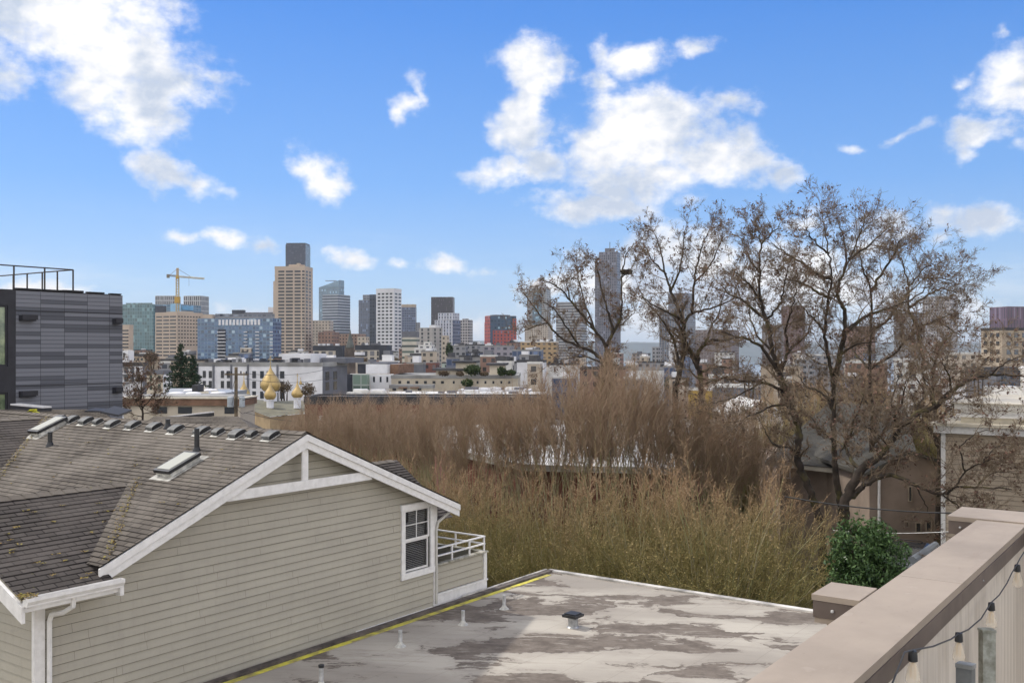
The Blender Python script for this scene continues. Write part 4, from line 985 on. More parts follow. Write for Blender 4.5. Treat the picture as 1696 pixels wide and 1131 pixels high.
# ---------------- parked vehicles glimpsed past the evergreen bush ----------------
def car(name, label, cat, loc, rz, paint, L=4.6, W_=1.8, suv=True):
    t = thing(name, label, cat, loc, rz)
    z0, zb_, zh = .28, .88, 1.62
    prof = [(-L/2,.45),(-L/2+.05,.85),(-L/2+.25,.95),(-L/2+.55,1.5),(-L/2+.9,zh),(.35,zh+.02),(.75,1.5),(1.25,1.02),(L/2-.2,.9),(L/2,.7),(L/2-.02,.35),(L/2-.3,z0),(-L/2+.3,z0)]
    a = MB(); hw = W_/2; n = len(prof)
    def in_(z): return hw - max(0, z-.95)*.28
    v = [(x, -in_(z), z) for x, z in prof]+[(x, in_(z), z) for x, z in prof]
    a.add(v, [tuple(range(n-1,-1,-1)), tuple(range(n,2*n))]+[(i,(i+1)%n,(i+1)%n+n,i+n) for i in range(n)])
    o = a.build('body', paint, t, local=True); md = o.modifiers.new('b','BEVEL'); md.width = .05; md.segments = 2
    g_ = MB()
    for s in (-1, 1):
        q = [(-L/2+.7,1.0),(-L/2+.9,1.5),(.3,1.52),(.95,1.03)]; p = [(x, s*(in_(z)+.012), z) for x, z in q]
        g_.add(p if s < 0 else p[::-1], [(3,2,1,0)])
    g_.add([(.78,-.62,1.47),(.78,.62,1.47),(1.22,.78,1.06),(1.22,-.78,1.06)], [(3,2,1,0)]); g_.build('window', m_wdk, t, local=True)
    for x in (-L/2+.85, L/2-.9):
        for s in (-1, 1):
            w_ = MB(); w_.tube([(x,s*(hw-.2),.34),(x,s*(hw+.02),.34)], .34, 16); ty = w_.build('wheel', m_black, t, local=True)
            w_ = MB(); w_.tube([(x,s*(hw+.021),.34),(x,s*(hw+.03),.34)], .2, 12); rr = w_.build('rim', m_pipe, t, local=True); rr.parent = ty
    for s in (-1, 1):
        w_ = MB(); w_.wbox(L/2-.12,L/2-.02,s*.65-.15,s*.65+.15,.66,.78); w_.build('headlight', m_pipe, t, local=True)
    a = MB()
    for s in (-1,1): a.tube([(-L/2+.9,s*.6,zh+.02),(-L/2+1.0,s*.6,zh+.08),(.1,s*.6,zh+.08),(.2,s*.6,zh+.03)], .02, 5)
    a.build('roof_rail', m_black, t, local=True)
    return t
m_carb = M('car_paint_black', (.03,.032,.036), .25, .05, spec=.8); m_carg = M('car_paint_grey', (.22,.23,.25), .25, .05, spec=.8, metal=.3)
q = P(1517,900,40.3); car('parked_car', 'black parked car with roof rails behind the evergreen bush', 'car', Vector((q.x,40.3,-9.597)), -.5, m_carb)
q = P(1500,940,37.4); car('parked_car', 'silver grey parked car nearest the tan parapet, beside the evergreen bush', 'car', Vector((q.x,37.4,-9.597)), -.45, m_carg)
mb = MB(); mb.wbox(13.2,30,33.5,44,-13,-9.6); tag(mb.build('street', M('asphalt', (.055,.055,.057), .9, .3, 1)), kind='structure')
mb = MB(); mb.tube([P(1512,928,36), P(1550,903,37)], .16, 10); tag(mb.build('rolled_awning', M('grey_duct', (.25,.27,.29), .4, .1, 3), None), 'pale grey tube sloping up beside the parked cars', 'tube')
# ---------------- left middle distance ----------------
m_apt = M_fac('white_apartment_wall', (.70,.70,.72), (.1,.1,.1), 50, 1.2, 0, 0, wvar=.06)
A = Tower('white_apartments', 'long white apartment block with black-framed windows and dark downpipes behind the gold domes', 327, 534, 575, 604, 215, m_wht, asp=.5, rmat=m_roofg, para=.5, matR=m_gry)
xs_ = [(336,341),(346,351),(366,371),(376,381),(418,424),(431,437),(442,446),(464,471)]
A.rows('L', xs_, 615, 680, 17, 12, m_wdk, .08); A.rows('R', [(539,545),(552,558)], 616, 660, 17, 14, m_wdk, .06)
for x in (327.5, 354, 383.5, 411, 460): 
    l = A.lpx(x); A.box(l-.18, l+.18, -.3, -.02, A.zb, A.zt, m_gry, 'downpipe')
l0, l1 = A.lpx(505), A.lpx(457); A.box(l0, l1, 3, 12, A.zt+.26, A.z(586), m_wht, 'stair_tower'); l0, l1 = A.lpx(398), A.lpx(372); A.box(l0, l1, 3, 9, A.zt+.26, A.z(596), m_wht, 'rooftop_box')
A.box(-2, A.lpx(508), 8, 20, A.zt+.26, A.z(593), m_gry, 'rooftop_block')
random.seed(3)
for k in range(44):
    l = random.uniform(2, A.L-2)
    if random.random() < .75: A.box(l, l+random.uniform(.6,1.5), .6, 1.8, A.zt+.26, A.zt+.26+random.uniform(.5,1.3), random.choice([m_wht, m_roofd, m_gry, m_dkb]), 'rooftop_unit')
A.done()
Bt = Tower('glass_corner_building', 'white and glass low building between the white apartments and the cream block', 577, 652, 655, 621, 240, m_wht, a=.25, asp=.6, rmat=m_roofw)
Bt.rows('L', [(618,621),(629,632),(640,643)], 624, 640, 20, 9, m_wdk, .06)
Bt.box(Bt.lpx(612), Bt.lpx(588), -1.5, 0, Bt.zb, Bt.z(620), M_fac('greenish_glass', (.35,.40,.36), (.18,.25,.20), 2.2, 2.6, .85, .85, .1), 'glass_bay')
Bt.box(Bt.lpx(588), Bt.lpx(577), -1.2, 0, Bt.zb, Bt.z(620), m_dkb, 'dark_bay')
Bt.box(Bt.lpx(633), Bt.lpx(598), 3, 14, Bt.zt+.26, Bt.z(604), m_wht, 'upper_storey'); Bt.box(Bt.lpx(648), Bt.lpx(634), 5, 16, Bt.zt+.26, Bt.z(604), m_brd, 'timber_block'); Bt.box(Bt.lpx(630), Bt.lpx(600), 5, 12, Bt.z(604)+.1, Bt.z(600), m_gry, 'penthouse'); Bt.done()
Ct = Tower('cream_long_building', 'long cream building with small square windows and planted roof terrace', 648, 858, 862, 624, 235, m_cream, a=.03, asp=.25, rmat=m_roofg, para=.4)
Ct.rows('L', spans(655, 740, 6, .34)+spans(745, 850, 8, .25), 631, 645, 18, 4.4, m_wdk, .06)
for xa, xb, yt in ((716,760,615),(750,780,602),(808,832,606)): Ct.box(Ct.lpx(xb), Ct.lpx(xa), 8, 20, Ct.zt+.26, Ct.z(yt), m_cream, 'penthouse'); Ct.box(Ct.lpx(xb)-.8, Ct.lpx(xa)+.8, 7.2, 20.8, Ct.z(yt)+.01, Ct.z(yt)+.5, m_roofd, 'hip_cap')
Ct.done()
C2 = Tower('cream_wing', 'lower cream wing with little brown awnings below the long cream building', 645, 716, 720, 640, 222, m_cream, a=.04, asp=.5, rmat=m_roofg, para=.35)
C2.rows('L', [(650,656),(668,674),(692,698)], 643, 652, 18, 4, m_wdk, .06); C2.rows('L', [(661,675),(680,694)], 641, 645, 18, 2, m_brd, .8); C2.done()
for lb, x0, x1, yt, Y, mt in (('pale white roof strip below the glass building',575,652,652,200,m_roofw),('wide white membrane roof with rooftop units below the cream wing',640,905,655,175,m_roofw),('bluish white roof right of the cream wing',760,880,648,196,m_wht)):
    T_ = Tower('white_roof_building', lb, x0, x1-3, x1, yt, Y, m_wht, asp=.4, rmat=mt, para=.3)
    for k in range(9):
        l = random.uniform(1, T_.L-3); r = random.uniform(1, max(2, T_.R-4)); T_.box(l, l+random.uniform(.8,3), r, r+1.5, T_.zt+.26, T_.zt+.26+random.uniform(.2,.6), random.choice([m_wht, m_roofw, m_gry, m_roofw]), 'rooftop_unit')
# beige flat building with brown fascia and skylights
D = Tower('beige_flat_building', 'beige stucco building with brown roof fascia and round skylights behind the shingle ridge', 205, 398, 422, 660, 104, m_cream, asp=.4, rmat=m_roofg)
D.box(-.25, D.L+.2, -.3, D.R, D.zt-.75, D.zt-.02, m_brd, 'fascia'); D.box(-.4, D.L+.3, -.45, D.R, D.zt-.015, D.zt+.12, m_corn, 'roof_edge')
D.rows('L', [(253,277),(295,318),(372,388)], 674, 690, 30, 11, m_wdk, .05)
for x, r in ((262,5),(291,5),(328,6),(245,12),(275,13)):
    l = D.lpx(x); c = D.pt(l, r, D.zt+.25); mb = MB(); mb.lathe(c, [(.85,0),(.85,.08),(.72,.16),(.4,.22),(.01,.24)], 14); mb.build('skylight_dome', m_wht, D.root)
D.box(D.lpx(275), D.lpx(265), 9, 11, D.zt+.26, D.zt+1.1, m_roofd, 'rooftop_unit'); D.done()
t = thing('pediment_building', 'building with cream stepped gables and grey metal roof beyond the beige flat roof', 'building', P(330, 690, 128))
mb = MB()
for xs3, ytp in (((322,345),636),((348,362),644)):
    x0, x1 = xs3; xm = (x0+x1)/2-1; Yp = 126
    pts = [P(x0,652,Yp), P(x1,652,Yp), P(x1-4,645,Yp), P(xm+1,ytp,Yp), P(xm-1,ytp,Yp), P(x0+3,645,Yp)]
    mb.add(pts+[p+Vector((0,.6,0)) for p in pts], [tuple(range(6)), tuple(range(11,5,-1))]+[(i,i+6,(i+1)%6+6,(i+1)%6) for i in range(6)])
mb.build('gable', m_corn, t)
mb = MB(); mb.add([P(278,652,125), P(325,652,125), P(318,643,130), P(282,643,130)], [(0,1,2,3)]); mb.frame(Vector((P(272,0,125).x,125,-15)), (P(365,0,125).x-P(272,0,125).x,0,0), (0,14,0), (0,0,15+P(0,652,125).z)); mb.build('roof', M('metal_roof', (.30,.32,.35), .5, .1, .5), t)
# far-left houses
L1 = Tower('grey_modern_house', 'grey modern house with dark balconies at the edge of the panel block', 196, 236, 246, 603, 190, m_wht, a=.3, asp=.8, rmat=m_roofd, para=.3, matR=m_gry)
L1.rows('L', [(206,212),(216,222),(226,231)], 609, 640, 14, 9, m_wbl, .06)
for y in (606, 620, 634): L1.box(L1.lpx(214), L1.L, -1.2, -.02, L1.z(y+1), L1.z(y), m_dkb, 'balcony_slab')
L1.done()
L2 = Tower('cream_green_house', 'pale cream townhouse with glass bay left of the fir trees', 243, 270, 285, 616, 175, m_cream, a=.5, asp=.9, rmat=m_gry, para=.3, matR=m_wht)
L2.rows('L', [(248,252),(262,266)], 622, 650, 14, 10, m_wgr, .06); L2.rows('R', [(271,275),(278,281)], 624, 650, 12, 5, m_wdk, .06); L2.done()
L3 = Tower('dark_topped_house', 'dark-roofed house directly under the teal glass building', 205, 240, 262, 588, 330, m_tan, a=.5, asp=.9, rmat=m_roofd, para=.4); L3.rows('L', spans(207,238,5,.5), 593, 612, 8, 4, m_wdk, .1); L3.done()
L4 = Tower('white_corner_house', 'small white box-shaped upper storey right beside the panel block', 203, 212, 222, 581, 300, m_wht, asp=1, rmat=m_roofw); L4.rows('L', [(204,207)], 584, 596, 20, 8, m_wdk, .1); L4.done()
L5 = Tower('tan_low_row', 'tan low row of houses behind the fir trees', 248, 330, 345, 596, 360, m_tan, a=.3, asp=.6, rmat=m_roofd, para=.3); L5.rows('L', spans(250,328,10,.4), 600, 616, 9, 4, m_wdk, .1); L5.done()
# ---------------- church with gold onion domes ----------------
CH = thing('domed_church', 'church with olive-green roof and five gold onion domes on white drums', 'church', P(465, 700, 132))
m_olv = M('olive_roof', (.16,.15,.10), .7, .2, .6); m_drum = M('drum_white', (.74,.75,.80), .6, .1, 1)
def onion(px, ytip, ymax, ybot, wpx, Y, ydrum, dw, parent, top=True):
    R = wpx/2/F*Y; c = P(px, ybot, Y); Hh = (ybot-ytip)/F*Y; zm = (ybot-ymax)/F*Y
    prof = [(R*.52,0),(R*.80,zm*.28),(R*.97,zm*.68),(R,zm),(R*.96,zm*1.3),(R*.80,zm*1.72),(R*.55,zm*2.15),(R*.33,zm*2.6)]
    ztop = max(Hh, zm*3.4); prof += [(R*.17,zm*2.6+(ztop-zm*2.6)*.35),(R*.09,zm*2.6+(ztop-zm*2.6)*.7),(R*.04,ztop)]
    mb = MB(); mb.lathe(c, prof, 28); d_ = mb.build('onion_dome', m_gold, parent, smooth=True)
    mb = MB(); r_ = dw/2/F*Y; mb.lathe(Vector((c.x,c.y,P(0,ydrum,Y).z)), [(r_,0),(r_,(ydrum-ybot)/F*Y-.12),(r_*1.12,(ydrum-ybot)/F*Y-.1),(r_*1.12,(ydrum-ybot)/F*Y+.05)], 8); mb.build('drum', m_drum, parent)
    mb = MB(); b_ = c+Vector((0,0,ztop)); s = R*.09; mb.lathe(b_, [(.01,-s),(s,0),(.01,s)], 10)
    hh = R*.9; mb.wbox(b_.x-.035,b_.x+.035,b_.y-.03,b_.y+.03,b_.z+s,b_.z+s+hh); mb.wbox(b_.x-hh*.32,b_.x+hh*.32,b_.y-.028,b_.y+.028,b_.z+s+hh*.58,b_.z+s+hh*.66); mb.wbox(b_.x-hh*.16,b_.x+hh*.16,b_.y-.026,b_.y+.026,b_.z+s+hh*.8,b_.z+s+hh*.86)
    mb.build('cross', m_gold, d_)
onion(448, 606, 636.5, 649, 33, 134, 668, 22, CH); onion(447.5, 630, 654, 662, 20, 127, 680, 12, CH); onion(492.5, 628, 652, 659, 19.5, 127, 676, 12, CH); onion(404, 626, 652, 660, 20, 138, 676, 12, CH); onion(498, 628, 635, 637.5, 5.5, 142, 644, 4, CH)
mb = MB(); a, b2, c, d = P(400,694,124), P(446,692,120), P(447,668,134), P(405,666,140)
mb.add([P(398,672,126), P(446,690,119), P(455,664,134), P(410,660,140)], [(0,1,2,3)]); mb.add([P(446,690,119), P(528,682,124), P(500,663,136), P(455,664,134)], [(0,1,2,3)]); mb.build('roof', m_olv, CH)
mb = MB()
for p, q in ((P(398,673,126), P(446,691,119)), (P(446,691,119), P(528,683,124))):
    mb.quad(Vector((p.x,p.y+.3,-15)), Vector((q.x,q.y+.3,-15)), q+Vector((0,.3,0)), p+Vector((0,.3,0)))
mb.build('wall', M('ochre_wall', (.44,.33,.20), .8, .15, .5), CH)
# ---------------- utility pole ----------------
UP = thing('utility_pole', 'wooden utility pole with crossarm and two grey transformers behind the shingle ridge', 'utility pole', Vector((P(391,0,88).x, 88, -14.5)))
m_wood = M('pole_wood', (.19,.15,.10), .9, .3, 2); X = P(391,0,88).x; z = lambda y: P(0,y,88).z
mb = MB(); mb.tube([(X,88,-14.6),(X,88,z(608))], [.19,.14], 10); mb.build('pole', m_wood, UP)
mb = MB(); mb.frame((P(373,0,88).x,87.8,z(621)), (P(411,0,87).x-P(373,0,88).x,-.9,0), (0,.12,0), (0,0,.14)); mb.build('crossarm', m_wood, UP)
for x in (376,383,399,408): mb = MB(); mb.lathe(Vector((P(x,0,87.6).x,87.6,z(618.5))), [(.05,0),(.09,.06),(.05,.12),(.08,.18),(.02,.24)], 8); mb.build('insulator', m_dkb, UP)
for x in (382, 401): mb = MB(); q = P(x,0,87.6); r_ = .29 if x == 382 else .25; mb.lathe(Vector((q.x,87.6,z(674))), [(r_*.8,0),(r_,.05),(r_,.82),(r_*1.06,.84),(r_*.9,.92),(.06,.97)], 14); mb.build('transformer', M('transformer_grey', (.40,.44,.47), .45, .1, 2), UP)
mb = MB()
for k in (618, 640): mb.tube([P(391,k+3,87.7), P(384,k+30,87.2), P(401,k+45,87.4), P(420,k+40,87)], .02, 4)
mb.build('drop_wire', m_black, UP)
for i, (ya, yb, lb) in enumerate(((618,606,'topmost wire running right from the utility pole past the domes'),(627,623,'lower wire running right from the utility pole crossarm'),(683,694,'sagging service wire running right from the utility pole transformers'))):
    mb = MB(); a, b2 = P(405,ya,88), P(560,yb,104); pts = [a.lerp(b2,k/8)-Vector((0,0,1.0*4*(k/8)*(1-k/8)*.5)) for k in range(9)]; mb.tube(pts, .018, 4); tag(mb.build('overhead_wire', m_black), lb, 'wire')
# ================= skyline =================
m_rib = M('beige_concrete', (.50,.405,.32), .8, .08, .05)
m_strw = M('white_concrete', (.66,.66,.68), .7, .08, .05)
def mech(T, px0, px1, yt, mat, r0=.3, r1=.7, zb=None, name='roof_block'):
    a, b = T.lpx(px1), T.lpx(px0); T.box(max(a,.2), b, T.R*r0, T.R*r1, (zb or T.zt)+.26, T.z(yt), mat, name)
f_teal = M_fac('teal_glass', (.11,.21,.23), (.055,.135,.155), 3.0, 4.0, .86, .86, .12, .35, lite=(.16,.30,.33), spec=.8)
T = Tower('teal_glass_building', 'teal glass office slab beside the panel block', 203, 254, 257, 504, 1150, f_teal, a=.12, asp=.4); mech(T, 208, 250, 501.5, f_teal, .2, .8)
T = Tower('small_ribbon_building', 'small beige building with dark ribbon windows in front of the teal glass', 198, 214, 221, 538, 900, m_rib, a=.4, asp=.8); T.rows('L', [(200,213)], 546, 592, 5.6, 2.6, m_wdk, .15); T.done()
f_tw = M_fac('striped_white', (.50,.50,.50), (.055,.06,.07), 3.4, 8, .62, .8, .3, .5)
T = Tower('patterned_tower', 'grey tower with irregular vertical stripes left of the crane mast', 257, 292, 299, 490, 1700, f_tw, asp=.8)
T = Tower('patterned_tower', 'grey tower with irregular vertical stripes right of the crane mast', 304, 332, 346, 490, 1600, f_tw, asp=1.0)
f_blu = M_fac('pale_blue_glass', (.20,.27,.33), (.12,.22,.32), 6, 4, .8, .6, .15, .4)
T = Tower('unfinished_tower', 'unfinished block with blue and dark glazing below the crane', 257, 300, 333, 504, 1350, f_blu, asp=1.2, rmat=m_gry)
T.box(T.lpx(275), T.L, -1, 0, T.z(530), T.z(506), m_dkb, 'dark_bay'); T.box(0, T.lpx(283), -1.2, 0, T.z(530), T.z(503), M('blue_sheeting', (.28,.50,.70), .5, .1, .1), 'sheeting')
T.box(-1.4, 0, T.rpx(301), T.rpx(319), T.z(513), T.z(506), M('blue_banner', (.16,.40,.62), .5, .1, .1), 'banner')
T = Tower('beige_ribbon_building', 'wide beige office block with dark ribbon windows behind the fir trees', 257, 293, 336, 517, 1050, m_rib, asp=1.1)
T.rows('L', [(259,268.5),(270.5,280),(281.5,291.5)], 523, 592, 5.85, 2.5, m_wdk, .15); T.rows('R', spans(294,333,8,.55), 523, 575, 5.85, 2.2, m_wdk, .15); T.done(); mech(T, 262, 290, 515, m_rib)
T = Tower('plain_beige_block', 'plain beige block right behind the beige ribbon-window office', 326, 352, 356, 521, 1250, m_rib, asp=.8)
f_grey = M_fac('grey_blue_facade', (.22,.23,.26), (.10,.12,.15), 6, 4, .7, .5, .3, .4)
T = Tower('grey_hospital_block', 'long grey block with dark roof boxes behind the blue glass apartments', 356, 458, 464, 520, 1250, f_grey, asp=.4, rmat=m_gry); mech(T, 382, 402, 513, m_dkb); mech(T, 400, 448, 517, m_gry, .4, .9); mech(T, 364, 369, 523.5, m_dkb, 0, .1)
f_bg = M_fac('blue_apartment_glass', (.13,.21,.31), (.045,.10,.20), 3.0, 3.1, .8, .72, .12, .5, lite=(.30,.42,.52), spec=.8)
T = Tower('blue_glass_apartments', 'wide blue glass apartment block with stacked balconies', 327, 452, 466, 527, 800, f_bg, a=.18, asp=.3, matR=f_bg)
T.rows('L', spans(361,432,12,.6), 529, 540, 12, 9, m_wht, .3)
for xa, xb in ((361,374),(405,410),(424,430),(448,452)):
    y = 549
    while y < 600: l0, l1 = T.lpx(xb), T.lpx(xa); T.box(l0, l1, -1.6, -.02, T.z(y+1.4), T.z(y), m_strw, 'balcony'); y += 5.6
T.box(T.lpx(374), T.lpx(361), -.15, -.01, T.z(602), T.z(545), m_dkb, 'balcony_recess'); mech(T, 374, 432, 524.5, f_grey, .2, .6)
# tall beige ribbon tower with the dark tower behind
f_dk = M_fac('dark_tower_glass', (.05,.055,.075), (.035,.038,.055), 2.2, 4, .5, .9, .18, .3, spec=.6)
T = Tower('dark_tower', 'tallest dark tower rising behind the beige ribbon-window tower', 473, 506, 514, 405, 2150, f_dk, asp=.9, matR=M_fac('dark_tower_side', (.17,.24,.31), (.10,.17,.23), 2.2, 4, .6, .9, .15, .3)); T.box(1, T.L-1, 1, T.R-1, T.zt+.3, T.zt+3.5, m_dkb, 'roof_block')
f_side = M_fac('beige_small', (.46,.38,.31), (.07,.07,.07), 3.4, 3.4, .5, .45)
T = Tower('beige_rear_tower', 'beige tower edge showing left of the ribbon-window tower', 452.5, 470, 474, 466, 1250, m_rib, a=.1, asp=.5)
T = Tower('grey_stub_building', 'small pale grey block between the hospital block and the beige tower', 444, 456, 458, 509, 1260, m_strw, a=.1, asp=.5)
T = Tower('beige_ribbon_tower', 'tall beige tower with dark ribbon windows and rooftop block', 455, 505, 518, 444, 1000, m_rib, asp=.75, rmat=m_rib, para=2)
T.rows('L', [(461,471),(473.5,485),(488,498),(500.5,504.5)], 448, 588, 5.55, 2.9, m_wdk, .2); T.rows('R', [(506.5,509.5),(512,514.5)], 448, 588, 5.55, 3, m_wdk, .2); T.done()
mech(T, 474, 496, 437, m_rib); mech(T, 490, 494, 435.5, m_rib, .1, .3)
# slanted glass tower
f_sl = M_fac('slant_glass', (.18,.26,.33), (.11,.19,.26), 3, 4, .8, .85, .12, .3, spec=.8)
T = Tower('slant_topped_tower', 'glass tower with a slanted crown left of the church spire', 528, 562, 570, 478, 1750, f_sl, a=.45, asp=.8)
mb = MB(); p0, p1, p2, p3 = T.pt(T.L,0,T.zt+.27), T.pt(0,0,T.zt+.27), T.pt(0,T.R,T.zt+.27), T.pt(T.L,T.R,T.zt+.27)
h = lambda p, y: Vector((p.x,p.y,T.z(y)))
mb.add([p0,p1,p2,p3,h(p0,475),h(p1,464),h(p2,464),h(p3,474)], [(0,1,5,4),(1,2,6,5),(2,3,7,6),(3,0,4,7),(4,5,6,7)], [[(0,0),(1,0),(1,1),(0,1)]]*5); mb.build('crown', f_sl, T.root)
mb = MB(); a = T.pt(T.L*.75,T.R*.4,T.z(466)); mb.wbox(a.x-1,a.x+19,a.y,a.y+1.5,T.z(464.5),T.z(463.3)); mb.wbox(a.x+14,a.x+15,a.y,a.y+1.5,T.z(470),T.z(464.6)); mb.build('gantry', m_gry, T.root)
f_st = M_fac('white_stripe', (.42,.45,.50), (.07,.09,.12), 30, 4.3, 1.0, .6, .2, .3)
T = Tower('striped_tower', 'tower with thin white horizontal stripes in front of the slanted crown', 534, 560, 580, 488, 1500, f_st, asp=1.1)
# low town around the church spire
f_crm = M_fac('cream_small_win', (.48,.41,.33), (.07,.065,.06), 4.2, 4.0, .42, .45)
f_brn = M_fac('brown_small_win', (.25,.15,.11), (.05,.045,.045), 3.6, 3.6, .42, .45)
f_wsm = M_fac('white_small_win', (.60,.59,.56), (.07,.07,.08), 4.0, 3.6, .45, .45)
f_gsm = M_fac('grey_small_win', (.27,.27,.28), (.05,.055,.065), 3.8, 3.4, .5, .45)
T = Tower('cream_office', 'cream office block right of the beige ribbon-window tower', 517, 546, 552, 531, 1300, f_crm, asp=.8)
T = Tower('brown_brick_block', 'brown brick block below the striped tower', 527, 552, 562, 550, 1000, f_brn, asp=.8); mech(T, 532, 548, 548, m_brk)
T = Tower('stepped_brown_block', 'pinkish brown block left of the dark blue tower', 556, 592, 606, 553, 1050, M_fac('pink_brown_win', (.36,.25,.19), (.06,.05,.05), 3.6, 3.6, .42, .45), asp=.8)
T = Tower('pale_brown_block', 'small pale block with brown roof at the foot of the dark blue tower', 592, 606, 612, 558, 980, f_crm, asp=.9)
f_cd = M_fac('cream_bays', (.50,.45,.37), (.055,.055,.06), 4.0, 3.6, .62, .78)
for x0, xc, x1, yt, lb in ((518,568,573,573,'dark blue and cream apartment block left of the church spire'),(588,640,649,572,'dark blue and cream apartment block right of the church spire')):
    T = Tower('two_tone_apartments', lb, x0, xc, x1, yt, 560, m_dkb, asp=.6, rmat=m_roofd); T.box(T.lpx(xc-12), T.lpx(x0+1), -.8, -.01, T.zb, T.z(yt+8), f_cd, 'cream_front')
    for k in range(6): l = random.uniform(2, T.L-4); T.box(l, l+2, 4, 6, T.zt+.26, T.zt+1.4, random.choice([m_wht,m_gry]), 'rooftop_unit')
t = thing('spired_church', 'dark stone church with one tall spire and twin pinnacles', 'church', P(580, 610, 520))
m_stn = M('dark_stone', (.13,.105,.09), .9, .3, .3); mb = MB(); q = P(580,600,520); w_ = 3.6
mb.wbox(q.x-w_/2,q.x+w_/2,520-w_/2,520+w_/2,-35,P(0,576,520).z); mb.build('tower', m_stn, t)
zz = P(0,576,520).z; mb = MB(); mb.lathe((q.x,520,zz), [(w_*.68,0),(w_*.3,4.5),(.08,P(0,545,520).z-zz)], 8); mb.build('spire', M('spire_copper', (.12,.13,.12), .8, .2, .3), t)
for s in (-1, 1):
    mb = MB(); c = Vector((q.x+s*2.1,518,P(0,590,520).z)); mb.wbox(c.x-.5,c.x+.5,517.5,518.5,-35,c.z+3); mb.lathe(c+Vector((0,0,3)), [(.6,0),(.02,3.2)], 6); mb.build('pinnacle', m_stn, t)
mb = MB(); mb.wbox(q.x-3.4,q.x+3.4,516,540,-35,P(0,596,520).z); mb.build('nave', m_stn, t)
# centre group
f_db = M_fac('dark_blue_glass', (.055,.075,.12), (.04,.065,.12), 3, 4, .7, .92, .12, .35, spec=.8)
T = Tower('dark_blue_tower', 'dark blue glass tower partly hidden by the white tower', 594, 612, 618, 497, 1500, f_db, asp=.8); T.box(T.lpx(613), T.lpx(600), 2, 15, T.zt+.3, T.z(488), f_grey, 'crown')
T = Tower('dark_slab_tower', 'narrow dark slab attached left of the white tower', 612, 622, 626, 488, 1020, M_fac('dark_slab', (.05,.06,.08), (.03,.04,.06), 3, 3.4, .7, .7, .15), asp=.8)
T = Tower('white_grid_tower', 'white residential tower with gridded windows at the centre left', 623, 652, 665, 480, 960, m_strw, asp=.8, rmat=m_strw, para=1.5)
T.rows('L', spans(624.5,651,4,.62), 485, 598, 5.75, 2.8, m_wdk, .2); T.rows('R', [(654,658),(660,664)], 485, 598, 5.75, 2.8, m_wbl, .2); T.done()
f_bt = M_fac('blue_office', (.16,.18,.24), (.06,.085,.15), 3, 4, .72, .6, .15, .3)
T = Tower('brown_capped_tower', 'blue office tower with a tan band round its top', 664, 688, 690, 509, 1600, f_bt, asp=.6); T.box(.3, T.L-.3, .3, T.R-.3, T.zt+.3, T.z(504), m_tan, 'cap'); T.box(-6, .1, 2, T.R, T.zb, T.z(534), f_gsm, 'side_wing')
T = Tower('black_tower', 'black box-shaped tower at the middle of the skyline', 714, 750, 753, 492, 2000, M_fac('black_glass', (.045,.035,.038), (.03,.025,.03), 2, 4, .5, .9, .25, .2), asp=.7)
f_wv = M_fac('white_vertical', (.52,.54,.60), (.10,.12,.17), 3.6, 3.4, .4, .75, .2, .6)
T = Tower('white_split_tower', 'white and grey residential tower in front of the black tower', 720, 750, 763, 530, 1100, f_wv, asp=.8, matR=f_bt); T.box(1, T.lpx(724), 2, T.R-1, T.zt+.26, T.z(518), f_wv, 'upper_block')
T = Tower('gridded_grey_tower', 'grey tower with a regular dark window grid right of the white split tower', 762, 777, 783, 530, 1300, M_fac('grey_grid', (.42,.40,.40), (.05,.05,.06), 3.6, 3.7, .66, .62), asp=.8); mech(T, 764, 772, 527.5, f_gsm)
T = Tower('concrete_slab_tower', 'grey concrete tower with dark slits left of the white split tower', 694, 716, 733, 543, 830, M_fac('concrete_slits', (.36,.34,.32), (.07,.075,.08), 7, 3.2, .3, .7), asp=.9); mech(T, 706, 716, 538, m_strw)
T = Tower('cream_banded_block', 'cream block with long green-tinted window bands', 666, 690, 695, 559, 760, M_fac('cream_bands', (.56,.52,.44), (.09,.12,.10), 40, 4.4, 1, .4), asp=.7)
T = Tower('grey_low_slab', 'plain grey low slab behind the cream banded block', 664, 692, 696, 549, 1100, m_gry, asp=.7)
T = Tower('cream_narrow_block', 'narrow cream block between concrete slab tower and grey apartments', 731, 740, 744, 556, 800, f_crm, asp=.9)
T = Tower('stepped_white_block', 'stepped white apartment block with small square windows', 686, 716, 723, 577, 600, f_wsm, asp=.7, rmat=m_strw); T.box(T.lpx(714), T.lpx(692), 1, T.R-1, T.zt+.26, T.z(571), f_wsm, 'step'); T.box(T.lpx(710), T.lpx(700), 2, T.R-2, T.z(571)+.02, T.z(566), f_wsm, 'step')
T = Tower('orange_small_block', 'small orange-tan block below the cream banded block', 670, 684, 687, 589, 560, m_tan, asp=.8)
T = Tower('brick_row', 'long brick row with trees in front, below the stepped white block', 668, 722, 728, 601, 420, M_fac('brick_row', (.20,.085,.065), (.06,.05,.05), 3, 3.2, .4, .45), asp=.4)
T = Tower('brick_small_block', 'small brick block left of the brick row', 622, 648, 652, 597, 400, f_brn, asp=.6)
